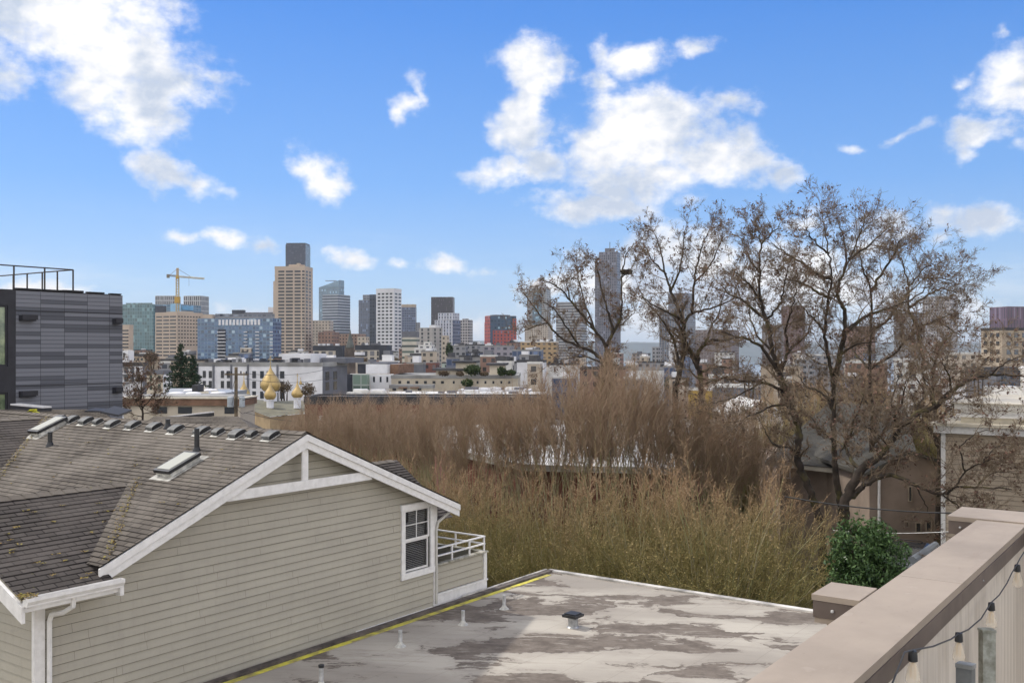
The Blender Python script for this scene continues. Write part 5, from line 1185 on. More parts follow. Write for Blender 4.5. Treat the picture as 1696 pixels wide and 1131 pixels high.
# red and blue block
f_red = M_fac('red_panels', (.36,.075,.06), (.06,.08,.12), 4, 3.6, .4, .6); f_bb = M_fac('blue_panels', (.045,.085,.14), (.05,.09,.15), 4, 3.6, .5, .55, .15, .6, lite=(.3,.45,.55), lp=.2)
T = Tower('red_blue_block', 'red and blue panelled block standing alone at the middle right', 803, 812, 855, 523, 1050, f_red, asp=2.0, matR=f_bb); 
T.box(-.6, -.01, T.rpx(816), T.rpx(849), T.z(600), T.z(547), f_red, 'red_lower_front'); T.box(-.7, -.01, T.rpx(849), T.R, T.z(600), T.z(527), f_red, 'red_edge'); T.box(3, T.L-1, 6, T.R-6, T.zt+.26, T.z(521), m_dkb, 'penthouse')
T.box(T.L, T.L+6, 2, 12, T.zb, T.z(533), f_red, 'red_side_wing')
for x0, x1, yt, Y, ft, lb in ((744,775,573,640,f_gsm,'grey apartment row left of the red and blue block'),(770,806,571,660,f_gsm,'grey flat-roofed apartments just left of the red block'),(800,852,573,620,M_fac('grey_purple', (.30,.28,.31), (.07,.07,.09), 4, 3.3, .55, .45),'purplish grey apartments below the red and blue block'),(848,900,580,560,f_bt,'slate blue low apartments with many small windows below the pyramid tower'),(838,862,567,760,f_brn,'brown stepped block right below the red and blue block'),(862,925,566,740,M_fac('ochre_low', (.40,.28,.15), (.07,.06,.05), 4, 3.4, .5, .4),'ochre low building at the foot of the pyramid tower'),(760,800,590,470,m_roofg,'plain grey low roofs in the central hollow'),(800,846,597,400,f_db,'dark low block with white framed windows behind the terrace shrubs'),(834,858,600,360,f_gsm,'small dark grey block with a pale gable behind the terrace'),(856,905,598,330,m_wht,'blank white wall block right of the planted terrace'),(905,960,603,350,m_roofw,'white rooftops behind the crown of the first bare tree'),(732,775,601,520,M_fac('mint', (.40,.47,.42), (.07,.08,.08), 5, 3.3, .4, .4),'mint green low roof left of the dark block')):
    T = Tower('low_apartments', lb, x0, x1-4, x1, yt, Y, ft, asp=.6, rmat=random.choice([m_roofg, m_roofw, m_roofd]), para=.4)
    for k in range(5): l = random.uniform(1, max(2,T.L-3)); T.box(l, l+random.uniform(1,3), 2, 4, T.zt+.26, T.zt+random.uniform(1,2.2), random.choice([m_wht,m_gry,m_roofd]), 'rooftop_unit')
# pyramid topped tower
f_pg = M_fac('pyramid_grey', (.33,.32,.31), (.10,.14,.17), 3, 4, .6, .55, .2)
T = Tower('pyramid_tower', 'tower with pointed pyramid roof behind the first bare tree', 873, 905, 912, 478, 1800, f_pg, asp=.8)
T.box(T.lpx(897), T.lpx(882), -1, 0, T.zb, T.z(484), M_fac('pyr_glass', (.18,.25,.30), (.12,.20,.26), 3, 4, .8, .9, .12), 'glass_strip')
mb = MB(); c = T.pt(T.L/2,T.R/2,T.zt+.26); w1 = T.L*.42; zt = T.z(459)
prof = [(w1*1.15,0),(w1*1.15,T.z(474)-T.zt),(w1,T.z(474)-T.zt+.1),(w1*.55,T.z(467)-T.zt),(w1*.18,T.z(463)-T.zt),(w1*.06,zt-T.zt)]
mb.lathe(c, prof, 4); o = mb.build('pyramid_roof', M('pale_roof', (.42,.42,.43), .6, .1, .1), T.root)
T.box(-4, T.L+4, -2, T.R, T.zb, T.z(538), f_crm, 'podium')
f_sg = M_fac('striped_grey', (.38,.38,.38), (.10,.11,.13), 30, 4.2, 1, .5)
T = Tower('wide_grey_tower', 'wide grey banded tower seen through the first bare tree', 921, 962, 972, 500, 1500, f_sg, asp=.8)
f_tl = M_fac('tall_grey', (.17,.17,.20), (.085,.09,.12), 3, 3.6, .6, .8, .2, .4)
T = Tower('tallest_right_tower', 'tall slim grey tower with stepped shoulder behind the bare tree beside the nest', 992, 1022, 1028, 417, 1350, f_tl, asp=.8); mech(T, 1000, 1014, 410, m_gry); T.box(T.L, T.lpx(985), 1, T.R-1, T.zb, T.z(433), f_tl, 'shoulder')
mb = MB(); c = T.pt(T.L/2, T.R/2, T.z(410)); mb.tube([c, c+Vector((0,0,9))], .5, 6); mb.build('mast', m_gry, T.root)
f_ra = M_fac('right_tower', (.24,.22,.22), (.10,.13,.17), 4, 3.6, .6, .8, .2, .4)
T = Tower('chamfered_tower', 'brown-topped glass tower behind the twin-trunked bare tree', 1092, 1140, 1152, 512, 1500, f_ra, asp=.8); T.box(1, T.lpx(1106), 2, T.R-2, T.zt+.26, T.z(485), M_fac('brown_glass', (.20,.15,.13), (.12,.16,.21), 3, 4, .7, .7, .2), 'upper_block')
T.box(T.lpx(1125), T.lpx(1108), -1.5, 0, T.zb, T.z(548), m_strw, 'white_strip')
T = Tower('brown_wide_block', 'wide grey-brown block right of the chamfered tower', 1152, 1212, 1224, 546, 1200, M_fac('brown_wide', (.20,.165,.16), (.12,.105,.11), 3.4, 3.4, .5, .5), asp=.8)
T = Tower('small_dark_tower', 'small dark grey block left of the chamfered tower', 1080, 1090, 1096, 575, 900, f_gsm, asp=.9)
T = Tower('reddish_tower', 'reddish brown tower behind the big bare tree', 1294, 1326, 1333, 506, 1450, M_fac('reddish', (.20,.125,.11), (.10,.075,.075), 3.4, 3.6, .5, .5), asp=.8)
T = Tower('grey_brown_block', 'grey-brown block left of the reddish tower', 1262, 1290, 1298, 538, 1300, M_fac('greybrown', (.22,.19,.18), (.10,.09,.09), 3.4, 3.6, .5, .5), asp=.8)
T = Tower('white_lattice_tower', 'white lattice-fronted tower through the right side of the big bare tree', 1528, 1576, 1586, 490, 1300, M_fac('lattice', (.40,.38,.37), (.15,.15,.17), 3.4, 4.2, .55, .6), asp=.8)
T = Tower('grey_right_block', 'grey block left of the white lattice tower', 1480, 1512, 1530, 518, 1350, f_gsm, asp=.8)
T = Tower('mid_right_block', 'dull brown block between the reddish tower and the grey right block', 1400, 1440, 1450, 540, 1200, f_brn, asp=.8)
T = Tower('purple_block', 'purple-grey block at the right edge of the skyline', 1639, 1668, 1720, 508, 700, M_fac('purple_panels', (.16,.11,.155), (.075,.06,.09), 2.4, 9, .45, .9, .3, .4), asp=1.4)
T = Tower('beige_right_apartments', 'beige apartments with dark balconies below the purple-grey block', 1625, 1660, 1730, 545, 330, m_tan, asp=1.6, rmat=m_roofd, para=.5); T.rows('R', spans(1664,1728,5,.5), 551, 610, 14, 8, m_wbl, .1); T.rows('L', spans(1627,1658,3,.5), 551, 610, 14, 7, m_wdk, .1); T.done()
T = Tower('dark_roof_right_block', 'dark-roofed block with pale windows just above the beige cornice', 1600, 1650, 1720, 612, 150, m_gry, asp=1.4, rmat=m_roofd, para=.3); T.rows('R', spans(1655,1715,4,.5), 620, 650, 14, 8, m_wbl, .1); T.done()
for x0, x1, yt, Y, mt, lb in ((1140,1180,645,300,M('yellow_wall', (.50,.33,.06), .8, .1, .2),'yellow-walled block behind the twin-trunked tree'),(1040,1100,612,420,m_roofw,'long white roof left of the twin-trunked tree'),(1055,1130,600,520,f_gsm,'grey low blocks between the first bare tree and the twin-trunked tree'),(1180,1260,640,260,m_gry,'grey block behind the low crown of the third bare tree'),(1400,1470,600,400,f_brn,'brown low block behind the middle of the big bare tree'),(1260,1330,605,380,m_tan,'tan low block behind the third bare tree'),(1480,1560,596,330,f_wsm,'white low block behind the right side of the big bare tree'),(1560,1640,640,180,m_wht,'white low block just above the right cornice'),(960,1040,610,330,f_brn,'brown low block behind the trunk of the first bare tree'),(1330,1400,588,600,f_gsm,'grey low block through the centre of the big bare tree'),(1560,1630,585,500,f_crm,'cream low block below the white lattice tower')):
    T = Tower('low_block', lb, x0, x1-5, x1, yt, Y, mt, asp=.6, rmat=random.choice([m_roofg, m_roofw, m_roofd]), para=.4)
# ---------------- tower crane ----------------
t = thing('tower_crane', 'yellow-white tower crane standing above the unfinished block', 'crane', P(294, 620, 1300))
m_cr = M('crane_paint', (.55,.47,.30), .6, .2, .1); m_cy = M('crane_yellow', (.50,.30,.04), .6, .1, .1)
def lattice(mb, a, b, w, n, r=.28):
    a, b = Vector(a), Vector(b); d = (b-a); u = d.normalized(); s1 = u.cross(Vector((0,1,0))); 
    if s1.length < .1: s1 = u.cross(Vector((1,0,0)))
    s1 = s1.normalized()*w/2; s2 = u.cross(s1).normalized()*w/2
    cs = [s1+s2, s1-s2, -s1-s2, -s1+s2]
    for c in cs: mb.tube([a+c, b+c], r, 4)
    for i in range(n):
        p, q = a+d*i/n, a+d*(i+1)/n
        for k in range(4): mb.tube([p+cs[k], q+cs[(k+1)%4]], r*.6, 3)
Yc = 1300; cx = P(294,0,Yc).x; zc_ = lambda y: P(0,y,Yc).z
mb = MB(); lattice(mb, (cx,Yc,zc_(600)), (cx,Yc,zc_(462)), 3.2, 30, .45); mb.build('mast', m_cr, t)
mb = MB(); mb.wbox(cx-3,cx+3,Yc-3,Yc+3,zc_(502),zc_(492)); mb.build('climbing_frame', m_cy, t)
mb = MB(); lattice(mb, (cx,Yc,zc_(458)), (P(342,0,Yc).x,Yc-10,zc_(462.5)), 1.6, 22, .4); mb.build('jib', m_cr, t)
mb = MB(); lattice(mb, (cx,Yc,zc_(457.5)), (P(275,0,Yc).x,Yc+4,zc_(455.5)), 1.6, 8, .4); mb.wbox(P(275,0,Yc).x,P(279,0,Yc).x,Yc+2,Yc+5,zc_(460),zc_(454)); mb.build('counter_jib', M('crane_dark', (.20,.17,.13), .7, .1), t)
mb = MB(); lattice(mb, (cx,Yc,zc_(458)), (cx,Yc,zc_(444)), 1.8, 6, .4); mb.wbox(cx-1.8,cx+1.8,Yc-2,Yc+2,zc_(462),zc_(456.5)); mb.build('tower_head', m_cy, t)
mb = MB(); mb.tube([(cx,Yc,zc_(445)),(P(318,0,Yc).x,Yc-5,zc_(459))], .25, 4); mb.tube([(cx,Yc,zc_(445)),(P(279,0,Yc).x,Yc+3,zc_(456))], .25, 4); mb.tube([(P(315,0,Yc).x,Yc-5,zc_(461)),(P(315,0,Yc).x,Yc-5,zc_(474))], .15, 4); mb.build('cable', m_gry, t)
mb = MB(); q = P(741,575,900); lattice(mb, (q.x,900,-60), (q.x,900,P(0,566,900).z), 1, 5, .3) ; bpy.data.objects.remove(mb.build('x', m_cr))
# ---------------- filler roofs between the skyline and the nearer streets ----------------
random.seed(11)
cols = [('white', m_wht, f_wsm), ('cream', m_cream, f_crm), ('grey', m_gry, f_gsm), ('brown', m_brk, f_brn), ('slate', m_dkb, f_bt), ('tan', m_tan, f_crm)]
marks = [(235,'the teal glass building'),(300,'the beige ribbon-window office'),(400,'the blue glass apartments'),(485,'the beige ribbon-window tower'),(555,'the striped tower'),(605,'the dark blue tower'),(645,'the white grid tower'),(700,'the stepped white block'),(770,'the gridded grey tower'),(830,'the red and blue block'),(893,'the pyramid tower'),(945,'the wide grey tower'),(1005,'the tall slim tower'),(1060,'the gap of open water'),(1120,'the chamfered tower'),(1190,'the wide brown block'),(1315,'the reddish tower'),(1420,'the dull brown block'),(1555,'the white lattice tower'),(1665,'the purple-grey block')]
bands = [(590,430,'nearer'),(600,340,'low'),(584,620,'small'),(579,850,'distant')]
fs = 0
for i, (mx, mn) in enumerate(marks):
    for j, (yb, Yb_, wd) in enumerate(bands):
        if mx > 900: yb = (604,624,592,583)[j]
        c = cols[(i*5+j*3) % 6]; x = mx+random.uniform(-14,14)+(j-1.5)*9; w_ = random.uniform(16,34)*(1.4 if j == 1 else 1)
        rt = random.choice([('pale roof', m_roofw),('dark roof', m_roofd),('grey roof', m_roofg)])
        T = Tower('low_building', f"{wd} {c[0]} low-rise with {rt[0]} at the foot of {mn}", x-w_/2, x+w_/2-4, x+w_/2, yb+random.uniform(-3,3), Yb_*random.uniform(.9,1.1), c[1] if j == 1 and random.random() < .3 else c[2], asp=.5, rmat=rt[1], para=.3, cat='building', group='low buildings below the skyline')
        fs += 1
        l = T.L*random.uniform(.2,.6); T.box(l, l+random.uniform(2,4), 2, 5, T.zt+.26, T.zt+random.uniform(1,2.5), random.choice([m_wht,m_gry,m_roofd]), 'rooftop_unit')
# ================= trees =================
def prisms(name, P0, P1, R0, R1, mat, n=3, parent=None, local=False):
    P0, P1 = np.array(P0, float), np.array(P1, float); R0, R1 = np.array(R0, float), np.array(R1, float)
    N = len(P0); d = P1-P0; d /= np.maximum(np.linalg.norm(d, axis=1, keepdims=True), 1e-9)
    ref = np.where(np.abs(d[:, 2:3]) < .9, np.array([[0,0,1.]]), np.array([[1.,0,0]]))
    a = np.cross(d, ref); a /= np.linalg.norm(a, axis=1, keepdims=True); b = np.cross(d, a)
    V = np.empty((N, 2*n, 3))
    for k in range(n):
        t = 2*pi*k/n; o = a*cos(t)+b*sin(t)
        V[:, k] = P0+o*R0[:, None]; V[:, n+k] = P1+o*R1[:, None]
    idx = (np.arange(N)*2*n)[:, None, None]
    q = np.array([[k, (k+1) % n, n+(k+1) % n, n+k] for k in range(n)])[None]
    Fq = (idx+q).reshape(-1)
    return raw_mesh(name, V.reshape(-1, 3), Fq, N*n, mat, parent, local)
def raw_mesh(name, V, Fq, nf, mat, parent=None, local=False, smooth=False):
    me = bpy.data.meshes.new(name); me.vertices.add(len(V)); me.vertices.foreach_set('co', V.ravel())
    me.loops.add(nf*4); me.loops.foreach_set('vertex_index', Fq.astype(np.int32)); me.polygons.add(nf)
    me.polygons.foreach_set('loop_start', np.arange(0, nf*4, 4, dtype=np.int32)); me.polygons.foreach_set('loop_total', np.full(nf, 4, dtype=np.int32))
    me.update(calc_edges=True); me.materials.append(mat)
    o = bpy.data.objects.new(name, me); COL.objects.link(o)
    if parent is not None:
        o.parent = parent
        if not local: me.transform(mw(parent).inverted())
    return o
def leaves(name, C, size, mat, parent=None, local=False, asp=.5, seed=1, droop=0.0):
    r = np.random.default_rng(seed); C = np.array(C, float); N = len(C)
    s = size*(.6+.8*r.random(N))[:, None]
    a = r.normal(size=(N, 3)); a[:, 2] -= droop; a /= np.linalg.norm(a, axis=1, keepdims=True)
    b = np.cross(a, r.normal(size=(N, 3))); b /= np.linalg.norm(b, axis=1, keepdims=True)
    nrm = np.cross(a, b)
    V = np.stack([C-a*s, C+b*s*asp+nrm*s*.15, C+a*s, C-b*s*asp+nrm*s*.15], axis=1).reshape(-1, 3)
    return raw_mesh(name, V, np.arange(N*4), N, mat, parent, local)
class Segs:
    def __init__(s): s.a = []; s.b = []; s.r = []; s.q = []; s.tips = []
    def add(s, a, b, r, q): s.a.append(a[:]); s.b.append(b[:]); s.r.append(r); s.q.append(q)
def rnd_dir(d, ang, r):
    d = Vector(d).normalized(); ref = Vector((r.gauss(0,1), r.gauss(0,1), r.gauss(0,1))); t = d.cross(ref)
    if t.length < 1e-6: t = d.orthogonal()
    return (d*cos(ang)+t.normalized()*sin(ang)).normalized()
def branch(S, p, d, L, rad, lvl, r, up=.12, nch=(0,4,5,6), wob=.16):
    n = max(2, int(L/.35)) if lvl > 0 else 2
    p = Vector(p); d = Vector(d).normalized(); st = L/n; ra = rad
    kids = nch[lvl]; ks = sorted(r.uniform(.15, 1) for _ in range(kids)) if lvl > 0 else []
    ki = 0
    for i in range(n):
        d = (d+Vector((r.gauss(0,wob), r.gauss(0,wob), r.gauss(0,wob)+up*.4))).normalized()
        q = p+d*st; rb = rad*(1-.75*(i+1)/n); S.add(p, q, ra, rb)
        while ki < kids and ks[ki]*n <= i+1:
            branch(S, p.lerp(q, r.random()), rnd_dir(d, r.uniform(.45, 1.0), r), L*r.uniform(.38, .62), max(ra*.6, .004), lvl-1, r, up, nch, wob); ki += 1
        p, ra = q, rb
    if lvl <= 1: S.tips.append(p[:])
def smooth_poly(pts, k=4):
    out = []
    for i in range(len(pts)-1):
        p0, p1, p2, p3 = pts[max(i-1,0)], pts[i], pts[i+1], pts[min(i+2,len(pts)-1)]
        for j in range(k):
            t = j/k; out.append(.5*((2*p1)+(p2-p0)*t+(2*p0-5*p1+4*p2-p3)*t*t+(3*p1-p0-3*p2+p3)*t**3))
    out.append(pts[-1]); return out
m_bark = M('bark', (.055,.042,.033), .9, .4, 2.5, col2=(.024,.019,.015), bmp=.4)
nt = NT(m_bark.node_tree); b = m_bark.node_tree.nodes['Principled BSDF']
ob = nt.new('ShaderNodeTexCoord').outputs['Object']; prev_c = b.inputs['Base Color'].links[0].from_socket
nt.link(nt.mix(nt.math('MULTIPLY', nt.ramp(nt.noise(ob, 1.3, 5, .6), .5, .68), .6), prev_c, (.12,.105,.03)), b.inputs['Base Color'])
m_twig = M_leafy('twigs', (.125,.09,.066), (.235,.18,.118), .8)
m_seed = M_leafy('dry_leaf', (.17,.10,.07), (.085,.052,.04), 2)
def bare_tree(name, label, limbs, Yt, seed, base_w=9, dens=1.0, leafn=3, lsize=.055, lvl=3, sl=(1.1,2.4), ground=None, extra=None, top_leaf=True, cat='tree', group='large bare trees'):
    """limbs: (list of (px,py), width px at start, width px at end, depth drift in metres); branching from every limb fills the crown"""
    r = random.Random(seed); L0 = limbs[0][0]; zb = ZT(Yt) if ground is None else ground
    base = P(L0[0][0], 0, Yt); T = thing(name, label, cat, Vector((base.x, Yt, zb)), 0, group)
    S = Segs(); tk = MB()
    ends = {}
    for li, (pts, w0, w1, dd) in enumerate(limbs):
        y0 = ends.get(pts[0], 0.0)
        V = []
        for i, (x, y) in enumerate(pts):
            f = i/max(1, len(pts)-1); off = y0+dd*f; ends.setdefault((x, y), off); V.append(P(x, y, Yt+off))
        if li == 0 and V[0].z > zb+.3: V.insert(0, Vector((V[0].x+r.uniform(-.2,.2), V[0].y, zb-.2)))
        V = smooth_poly([Vector(v) for v in V], 5)
        V = [v+Vector((r.gauss(0,.025), r.gauss(0,.04), r.gauss(0,.02))) for v in V]
        n = len(V); rr = [(w0+(w1-w0)*(i/(n-1))**.85)/2/F*Yt*(1.18 if Yt < 60 else 1.0) for i in range(n)]
        if li == 0: rr[0] *= 1.5
        tk.tube(V, rr, 7)
        tot = sum((b_-a_).length for a_, b_ in zip(V, V[1:]))
        start = .35 if li == 0 else .12
        nb = int(tot*dens*(1.45 if li else .6))+2
        for k in range(nb):
            f = start+(1-start)*(k+r.random())/nb; i = min(n-2, int(f*(n-1))); p = V[i].lerp(V[i+1], r.random()); d = (V[i+1]-V[i]).normalized()
            branch(S, p, rnd_dir(d, r.uniform(.4,1.15), r)+Vector((0,0,.15)), r.uniform(*sl)*(1-.25*f), max(.014, rr[i]*.5), lvl, r, nch=(0,6,5,4))
        branch(S, V[-1], (V[-1]-V[-2]), r.uniform(*sl), rr[-1], lvl, r, nch=(0,6,5,5))
    tk.build('trunk', m_bark, T, smooth=True)
    o = prisms('crown', S.a, S.b, np.maximum(S.r, .0065), np.maximum(S.q, .0045), m_twig, 3, T)
    if leafn:
        tips = [t for t in S.tips if r.random() < .07]
        C = [Vector(t)+Vector((r.gauss(0,.07), r.gauss(0,.07), r.gauss(0,.07))) for t in tips for _ in range(r.choice((0,1,leafn,leafn+1)))]
        tag(leaves('dry_leaves', [c[:] for c in C], lsize, m_seed, T, asp=.55, seed=seed), kind='stuff')
    return T
TA = bare_tree('bare_tree', 'first bare tree, lone low-forked crown in front of the pyramid tower', [
 ([(1000,640),(1001,604)],11,9,0),
 ([(1001,604),(985,585),(960,574),(930,560),(905,535),(882,505),(866,484)],7,1.5,2),
 ([(1001,604),(1003,575),(985,547),(965,522),(945,498),(925,476),(905,466)],7,1.4,-2),
 ([(1003,575),(1014,547),(1008,520),(1000,490),(990,450),(988,430)],6,1.2,1),
 ([(1010,562),(1026,530),(1030,500),(1030,460),(1036,425),(1046,410)],5,1.2,-1.5),
 ([(1001,604),(975,592),(945,592),(910,604)],4,1.2,3),([(1014,547),(1036,532),(1052,516)],3,1.1,2),
 ([(985,547),(968,500),(958,462),(955,440)],3.5,1.2,2),([(905,535),(885,540),(868,548)],3,1.1,-1),([(945,498),(940,470),(948,450)],3,1,1),
 ([(1030,460),(1045,445),(1055,430)],2.5,1,1),([(960,574),(940,545),(920,515),(900,500)],4,1.2,-2)], 60, 21, dens=1.0, leafn=3, lsize=.075, sl=(.9,1.9))
t = P(1037,450,59); mb = MB(); rr_ = random.Random(4)
for k in range(90):
    a = rr_.uniform(0,6.28); c = t+Vector((cos(a)*.25,sin(a)*.25,rr_.uniform(-.15,.1))); d = Vector((-sin(a),cos(a),rr_.uniform(-.3,.3)))*.28; mb.tube([c-d,c+d], .015, 3)
tag(mb.build('nest', m_bark), 'dark twig nest high in the first bare tree beside the tall slim tower', 'nest')
TB = bare_tree('bare_tree', 'twin-trunked bare tree in front of the chamfered tower', [
 ([(1119,668),(1119,647),(1125,615),(1132,587),(1133,564),(1132,537)],9.5,6.5,0),
 ([(1162,668),(1162,642),(1159,619),(1153,602),(1141,578),(1133,564)],10,5,0),
 ([(1125,615),(1118,569),(1107,548),(1091,523),(1070,500)],5,1.3,1.5),([(1132,537),(1125,527),(1109,518),(1088,509),(1063,490)],5,1.2,-1.5),
 ([(1132,537),(1146,520),(1169,513),(1201,502),(1222,490)],5,1.2,1),([(1132,537),(1120,505),(1111,481),(1102,454),(1095,420),(1086,392)],5.5,1.3,1),
 ([(1146,520),(1150,467),(1153,444),(1161,412),(1172,388)],4,1.2,-1.5),([(1153,602),(1157,582),(1169,569),(1180,563),(1201,564),(1222,556)],7,1.6,-1),
 ([(1159,619),(1172,612),(1190,607),(1215,610)],5,1.3,1.5),([(1111,481),(1125,450),(1130,420),(1134,385)],3.5,1.1,-1),([(1102,454),(1080,430),(1068,405)],3,1,1),
 ([(1150,467),(1175,440),(1190,410),(1198,385)],3,1.1,1),([(1169,569),(1178,540),(1190,520),(1205,470)],3.5,1.2,1)], 52, 22, dens=1.0, lsize=.065, sl=(.9,1.8))
TC = bare_tree('bare_tree', 'third bare tree with a long snaking dark trunk rising past the white dormer house', [
 ([(1359,872),(1356,857),(1347,830),(1335,797),(1323,770),(1319,746),(1323,722),(1320,698),(1308,671),(1299,647),(1292,622)],11,10,0),
 ([(1292,622),(1280,582),(1270,531),(1260,499),(1257,451),(1260,404),(1256,380)],8,1.4,.5),([(1292,622),(1264,579),(1241,563),(1215,556),(1195,548)],6,1.4,-2),
 ([(1270,531),(1232,499),(1210,488),(1192,470)],5,1.3,2),([(1260,499),(1235,465),(1212,446)],4,1.2,-1),([(1292,622),(1305,582),(1321,569),(1337,550),(1350,520)],5,1.3,2),
 ([(1305,582),(1302,545),(1311,515),(1318,480)],4,1.2,-2),([(1299,647),(1264,633),(1232,631),(1200,627),(1172,634)],5,1.4,-1),([(1319,746),(1305,740),(1281,734),(1265,708)],6,1.5,1.5),
 ([(1257,451),(1238,420),(1226,392)],3.5,1.1,1),([(1260,404),(1280,385),(1292,370)],3,1,1),([(1280,582),(1258,560),(1244,530),(1238,500)],4,1.2,2),
 ([(1308,671),(1280,672),(1255,684),(1235,690)],4,1.2,-2),([(1270,531),(1290,505),(1300,470),(1306,440)],4,1.2,-1.5),([(1264,633),(1235,648),(1205,662),(1175,668)],3.5,1.1,2)], 42, 23, dens=1.15, sl=(.9,1.8))
TD = bare_tree('bare_tree', 'tallest bare tree, two near-parallel dark trunks at the middle of the right-hand crowns', [
 ([(1394,860),(1392,836),(1386,800),(1383,764),(1380,725),(1380,680),(1381,640),(1373,595),(1365,547),(1373,493),(1377,461),(1372,420),(1365,378)],12,1.6,0),
 ([(1381,640),(1391,588),(1400,550),(1397,512),(1388,493),(1388,474),(1407,429),(1422,392)],9,1.4,-1),
 ([(1377,461),(1359,458),(1327,435),(1295,416),(1275,402)],6,1.2,1.5),([(1373,493),(1353,483),(1324,467),(1300,462)],5,1.2,-2),([(1400,550),(1435,524),(1470,512),(1510,495),(1545,470)],6,1.3,1),
 ([(1388,474),(1400,440),(1398,400),(1390,365)],4,1.1,1.5),([(1372,420),(1350,400),(1335,378)],3.5,1,-1),([(1407,429),(1440,405),(1462,385)],4,1.1,1),([(1365,547),(1340,520),(1322,500)],4,1.2,2),
 ([(1391,588),(1420,570),(1450,566)],4,1.2,-2),([(1380,680),(1360,650),(1335,640),(1320,620)],4.5,1.2,2),([(1383,764),(1400,735),(1420,715),(1450,700)],4.5,1.2,1.5),([(1422,392),(1430,370),(1432,362)],2,1,0)], 43, 24, dens=1.3, sl=(.9,2.0))
TE = bare_tree('bare_tree', 'straight-trunked bare tree just right of the two parallel trunks', [
 ([(1437,875),(1437,854),(1440,800),(1443,740),(1445,680),(1440,610),(1442,547),(1443,483),(1429,448),(1425,412)],10,1.5,0),
 ([(1443,483),(1464,448),(1482,418),(1490,398)],5,1.2,-1.5),([(1442,547),(1470,530),(1500,490),(1530,462)],5,1.2,2),([(1440,610),(1475,590),(1505,560),(1530,545)],5,1.2,-2),
 ([(1531,600),(1518,544),(1505,509),(1505,474),(1496,440),(1488,420)],5,1.2,1),([(1518,544),(1550,530),(1575,520)],4,1.1,-1),([(1505,509),(1535,490),(1560,478),(1585,485)],4,1.1,1),([(1505,474),(1530,445),(1545,438)],3,1,-1),
 ([(1440,610),(1415,585),(1405,560)],4,1.2,2),([(1443,740),(1470,700),(1478,660),(1490,620)],5,1.2,1),([(1445,680),(1425,650),(1412,620)],4,1.1,-2),([(1550,530),(1575,545),(1600,560)],3,1,1),([(1530,462),(1560,460),(1590,470)],3,1,0)], 46, 25, dens=1.35, sl=(.9,2.1))
TF = bare_tree('bare_tree', 'leaning bare tree with mossy limbs reaching right over the beige sided block', [
 ([(1400,870),(1398,842),(1410,806),(1428,776),(1455,755),(1470,737),(1489,710),(1516,686),(1549,674),(1576,647),(1606,629),(1640,622),(1692,621)],17,3,-1),
 ([(1410,824),(1428,806),(1455,791),(1485,788),(1516,803),(1561,818),(1579,809),(1615,805),(1676,811)],9,1.6,-3),
 ([(1489,710),(1481,689),(1494,668),(1500,640)],6,1.3,-1),([(1481,689),(1467,671),(1460,650)],4,1.2,1.5),([(1516,686),(1519,671),(1531,659),(1545,640)],6,1.3,2),
 ([(1428,776),(1410,764),(1398,740),(1368,719),(1341,689)],7,1.4,2),([(1398,740),(1407,719),(1422,680),(1430,650)],5,1.3,-2),([(1549,674),(1540,640),(1520,610)],4,1.2,1),
 ([(1576,647),(1572,622),(1560,600)],4,1.1,-1),([(1606,629),(1625,605),(1645,592)],3.5,1.1,1),([(1640,622),(1665,600),(1690,590)],3,1,-1),([(1579,809),(1600,780),(1630,765),(1660,760)],3,1,-1),
 ([(1561,818),(1590,840),(1612,858)],2.5,1,-1),([(1516,803),(1530,830),(1540,850)],2.5,1,0),([(1615,805),(1640,785),(1670,780)],2.5,1,1),([(1470,737),(1450,715),(1432,705)],4,1.1,-2),([(1600,780),(1590,745),(1610,720),(1645,712)],2.5,1,0),([(1630,765),(1650,740),(1680,735)],2,1,1)], 37, 26, dens=1.3, sl=(.8,1.7), lsize=.06)
TG = bare_tree('bare_tree', 'dark straight trunk standing against the corner of the beige sided block', [
 ([(1552,915),(1556,830),(1555,740),(1552,700),(1545,660),(1548,600)],12,4,0),([(1555,740),(1540,712),(1522,692)],6,1.3,1),([(1552,700),(1575,670),(1600,655)],4,1.1,1),([(1545,660),(1525,640),(1510,600)],4,1.1,-1),([(1548,600),(1560,570),(1580,550)],3,1,0),([(1548,600),(1530,575),(1525,550)],3,1,0)], 41, 27, dens=.9, sl=(.8,1.5))
TH_ = bare_tree('bare_tree', 'small bare tree still holding brown leaves, left of the beige stucco building', [
 ([(236,700),(236,672),(234,650),(236,620)],4.5,1.5,0),([(236,680),(222,662),(214,645)],2,.8,1),([(236,676),(250,660),(258,645)],2,.8,-1),([(234,650),(222,630),(220,615)],1.8,.8,-1),([(234,655),(248,638),(250,620)],1.8,.8,1),([(236,690),(218,685),(208,675)],1.6,.8,0),([(236,686),(258,680),(268,668)],1.6,.8,0)], 72, 28, dens=1.6, lsize=.085, leafn=3, sl=(.7,1.3), group='small leafy trees')
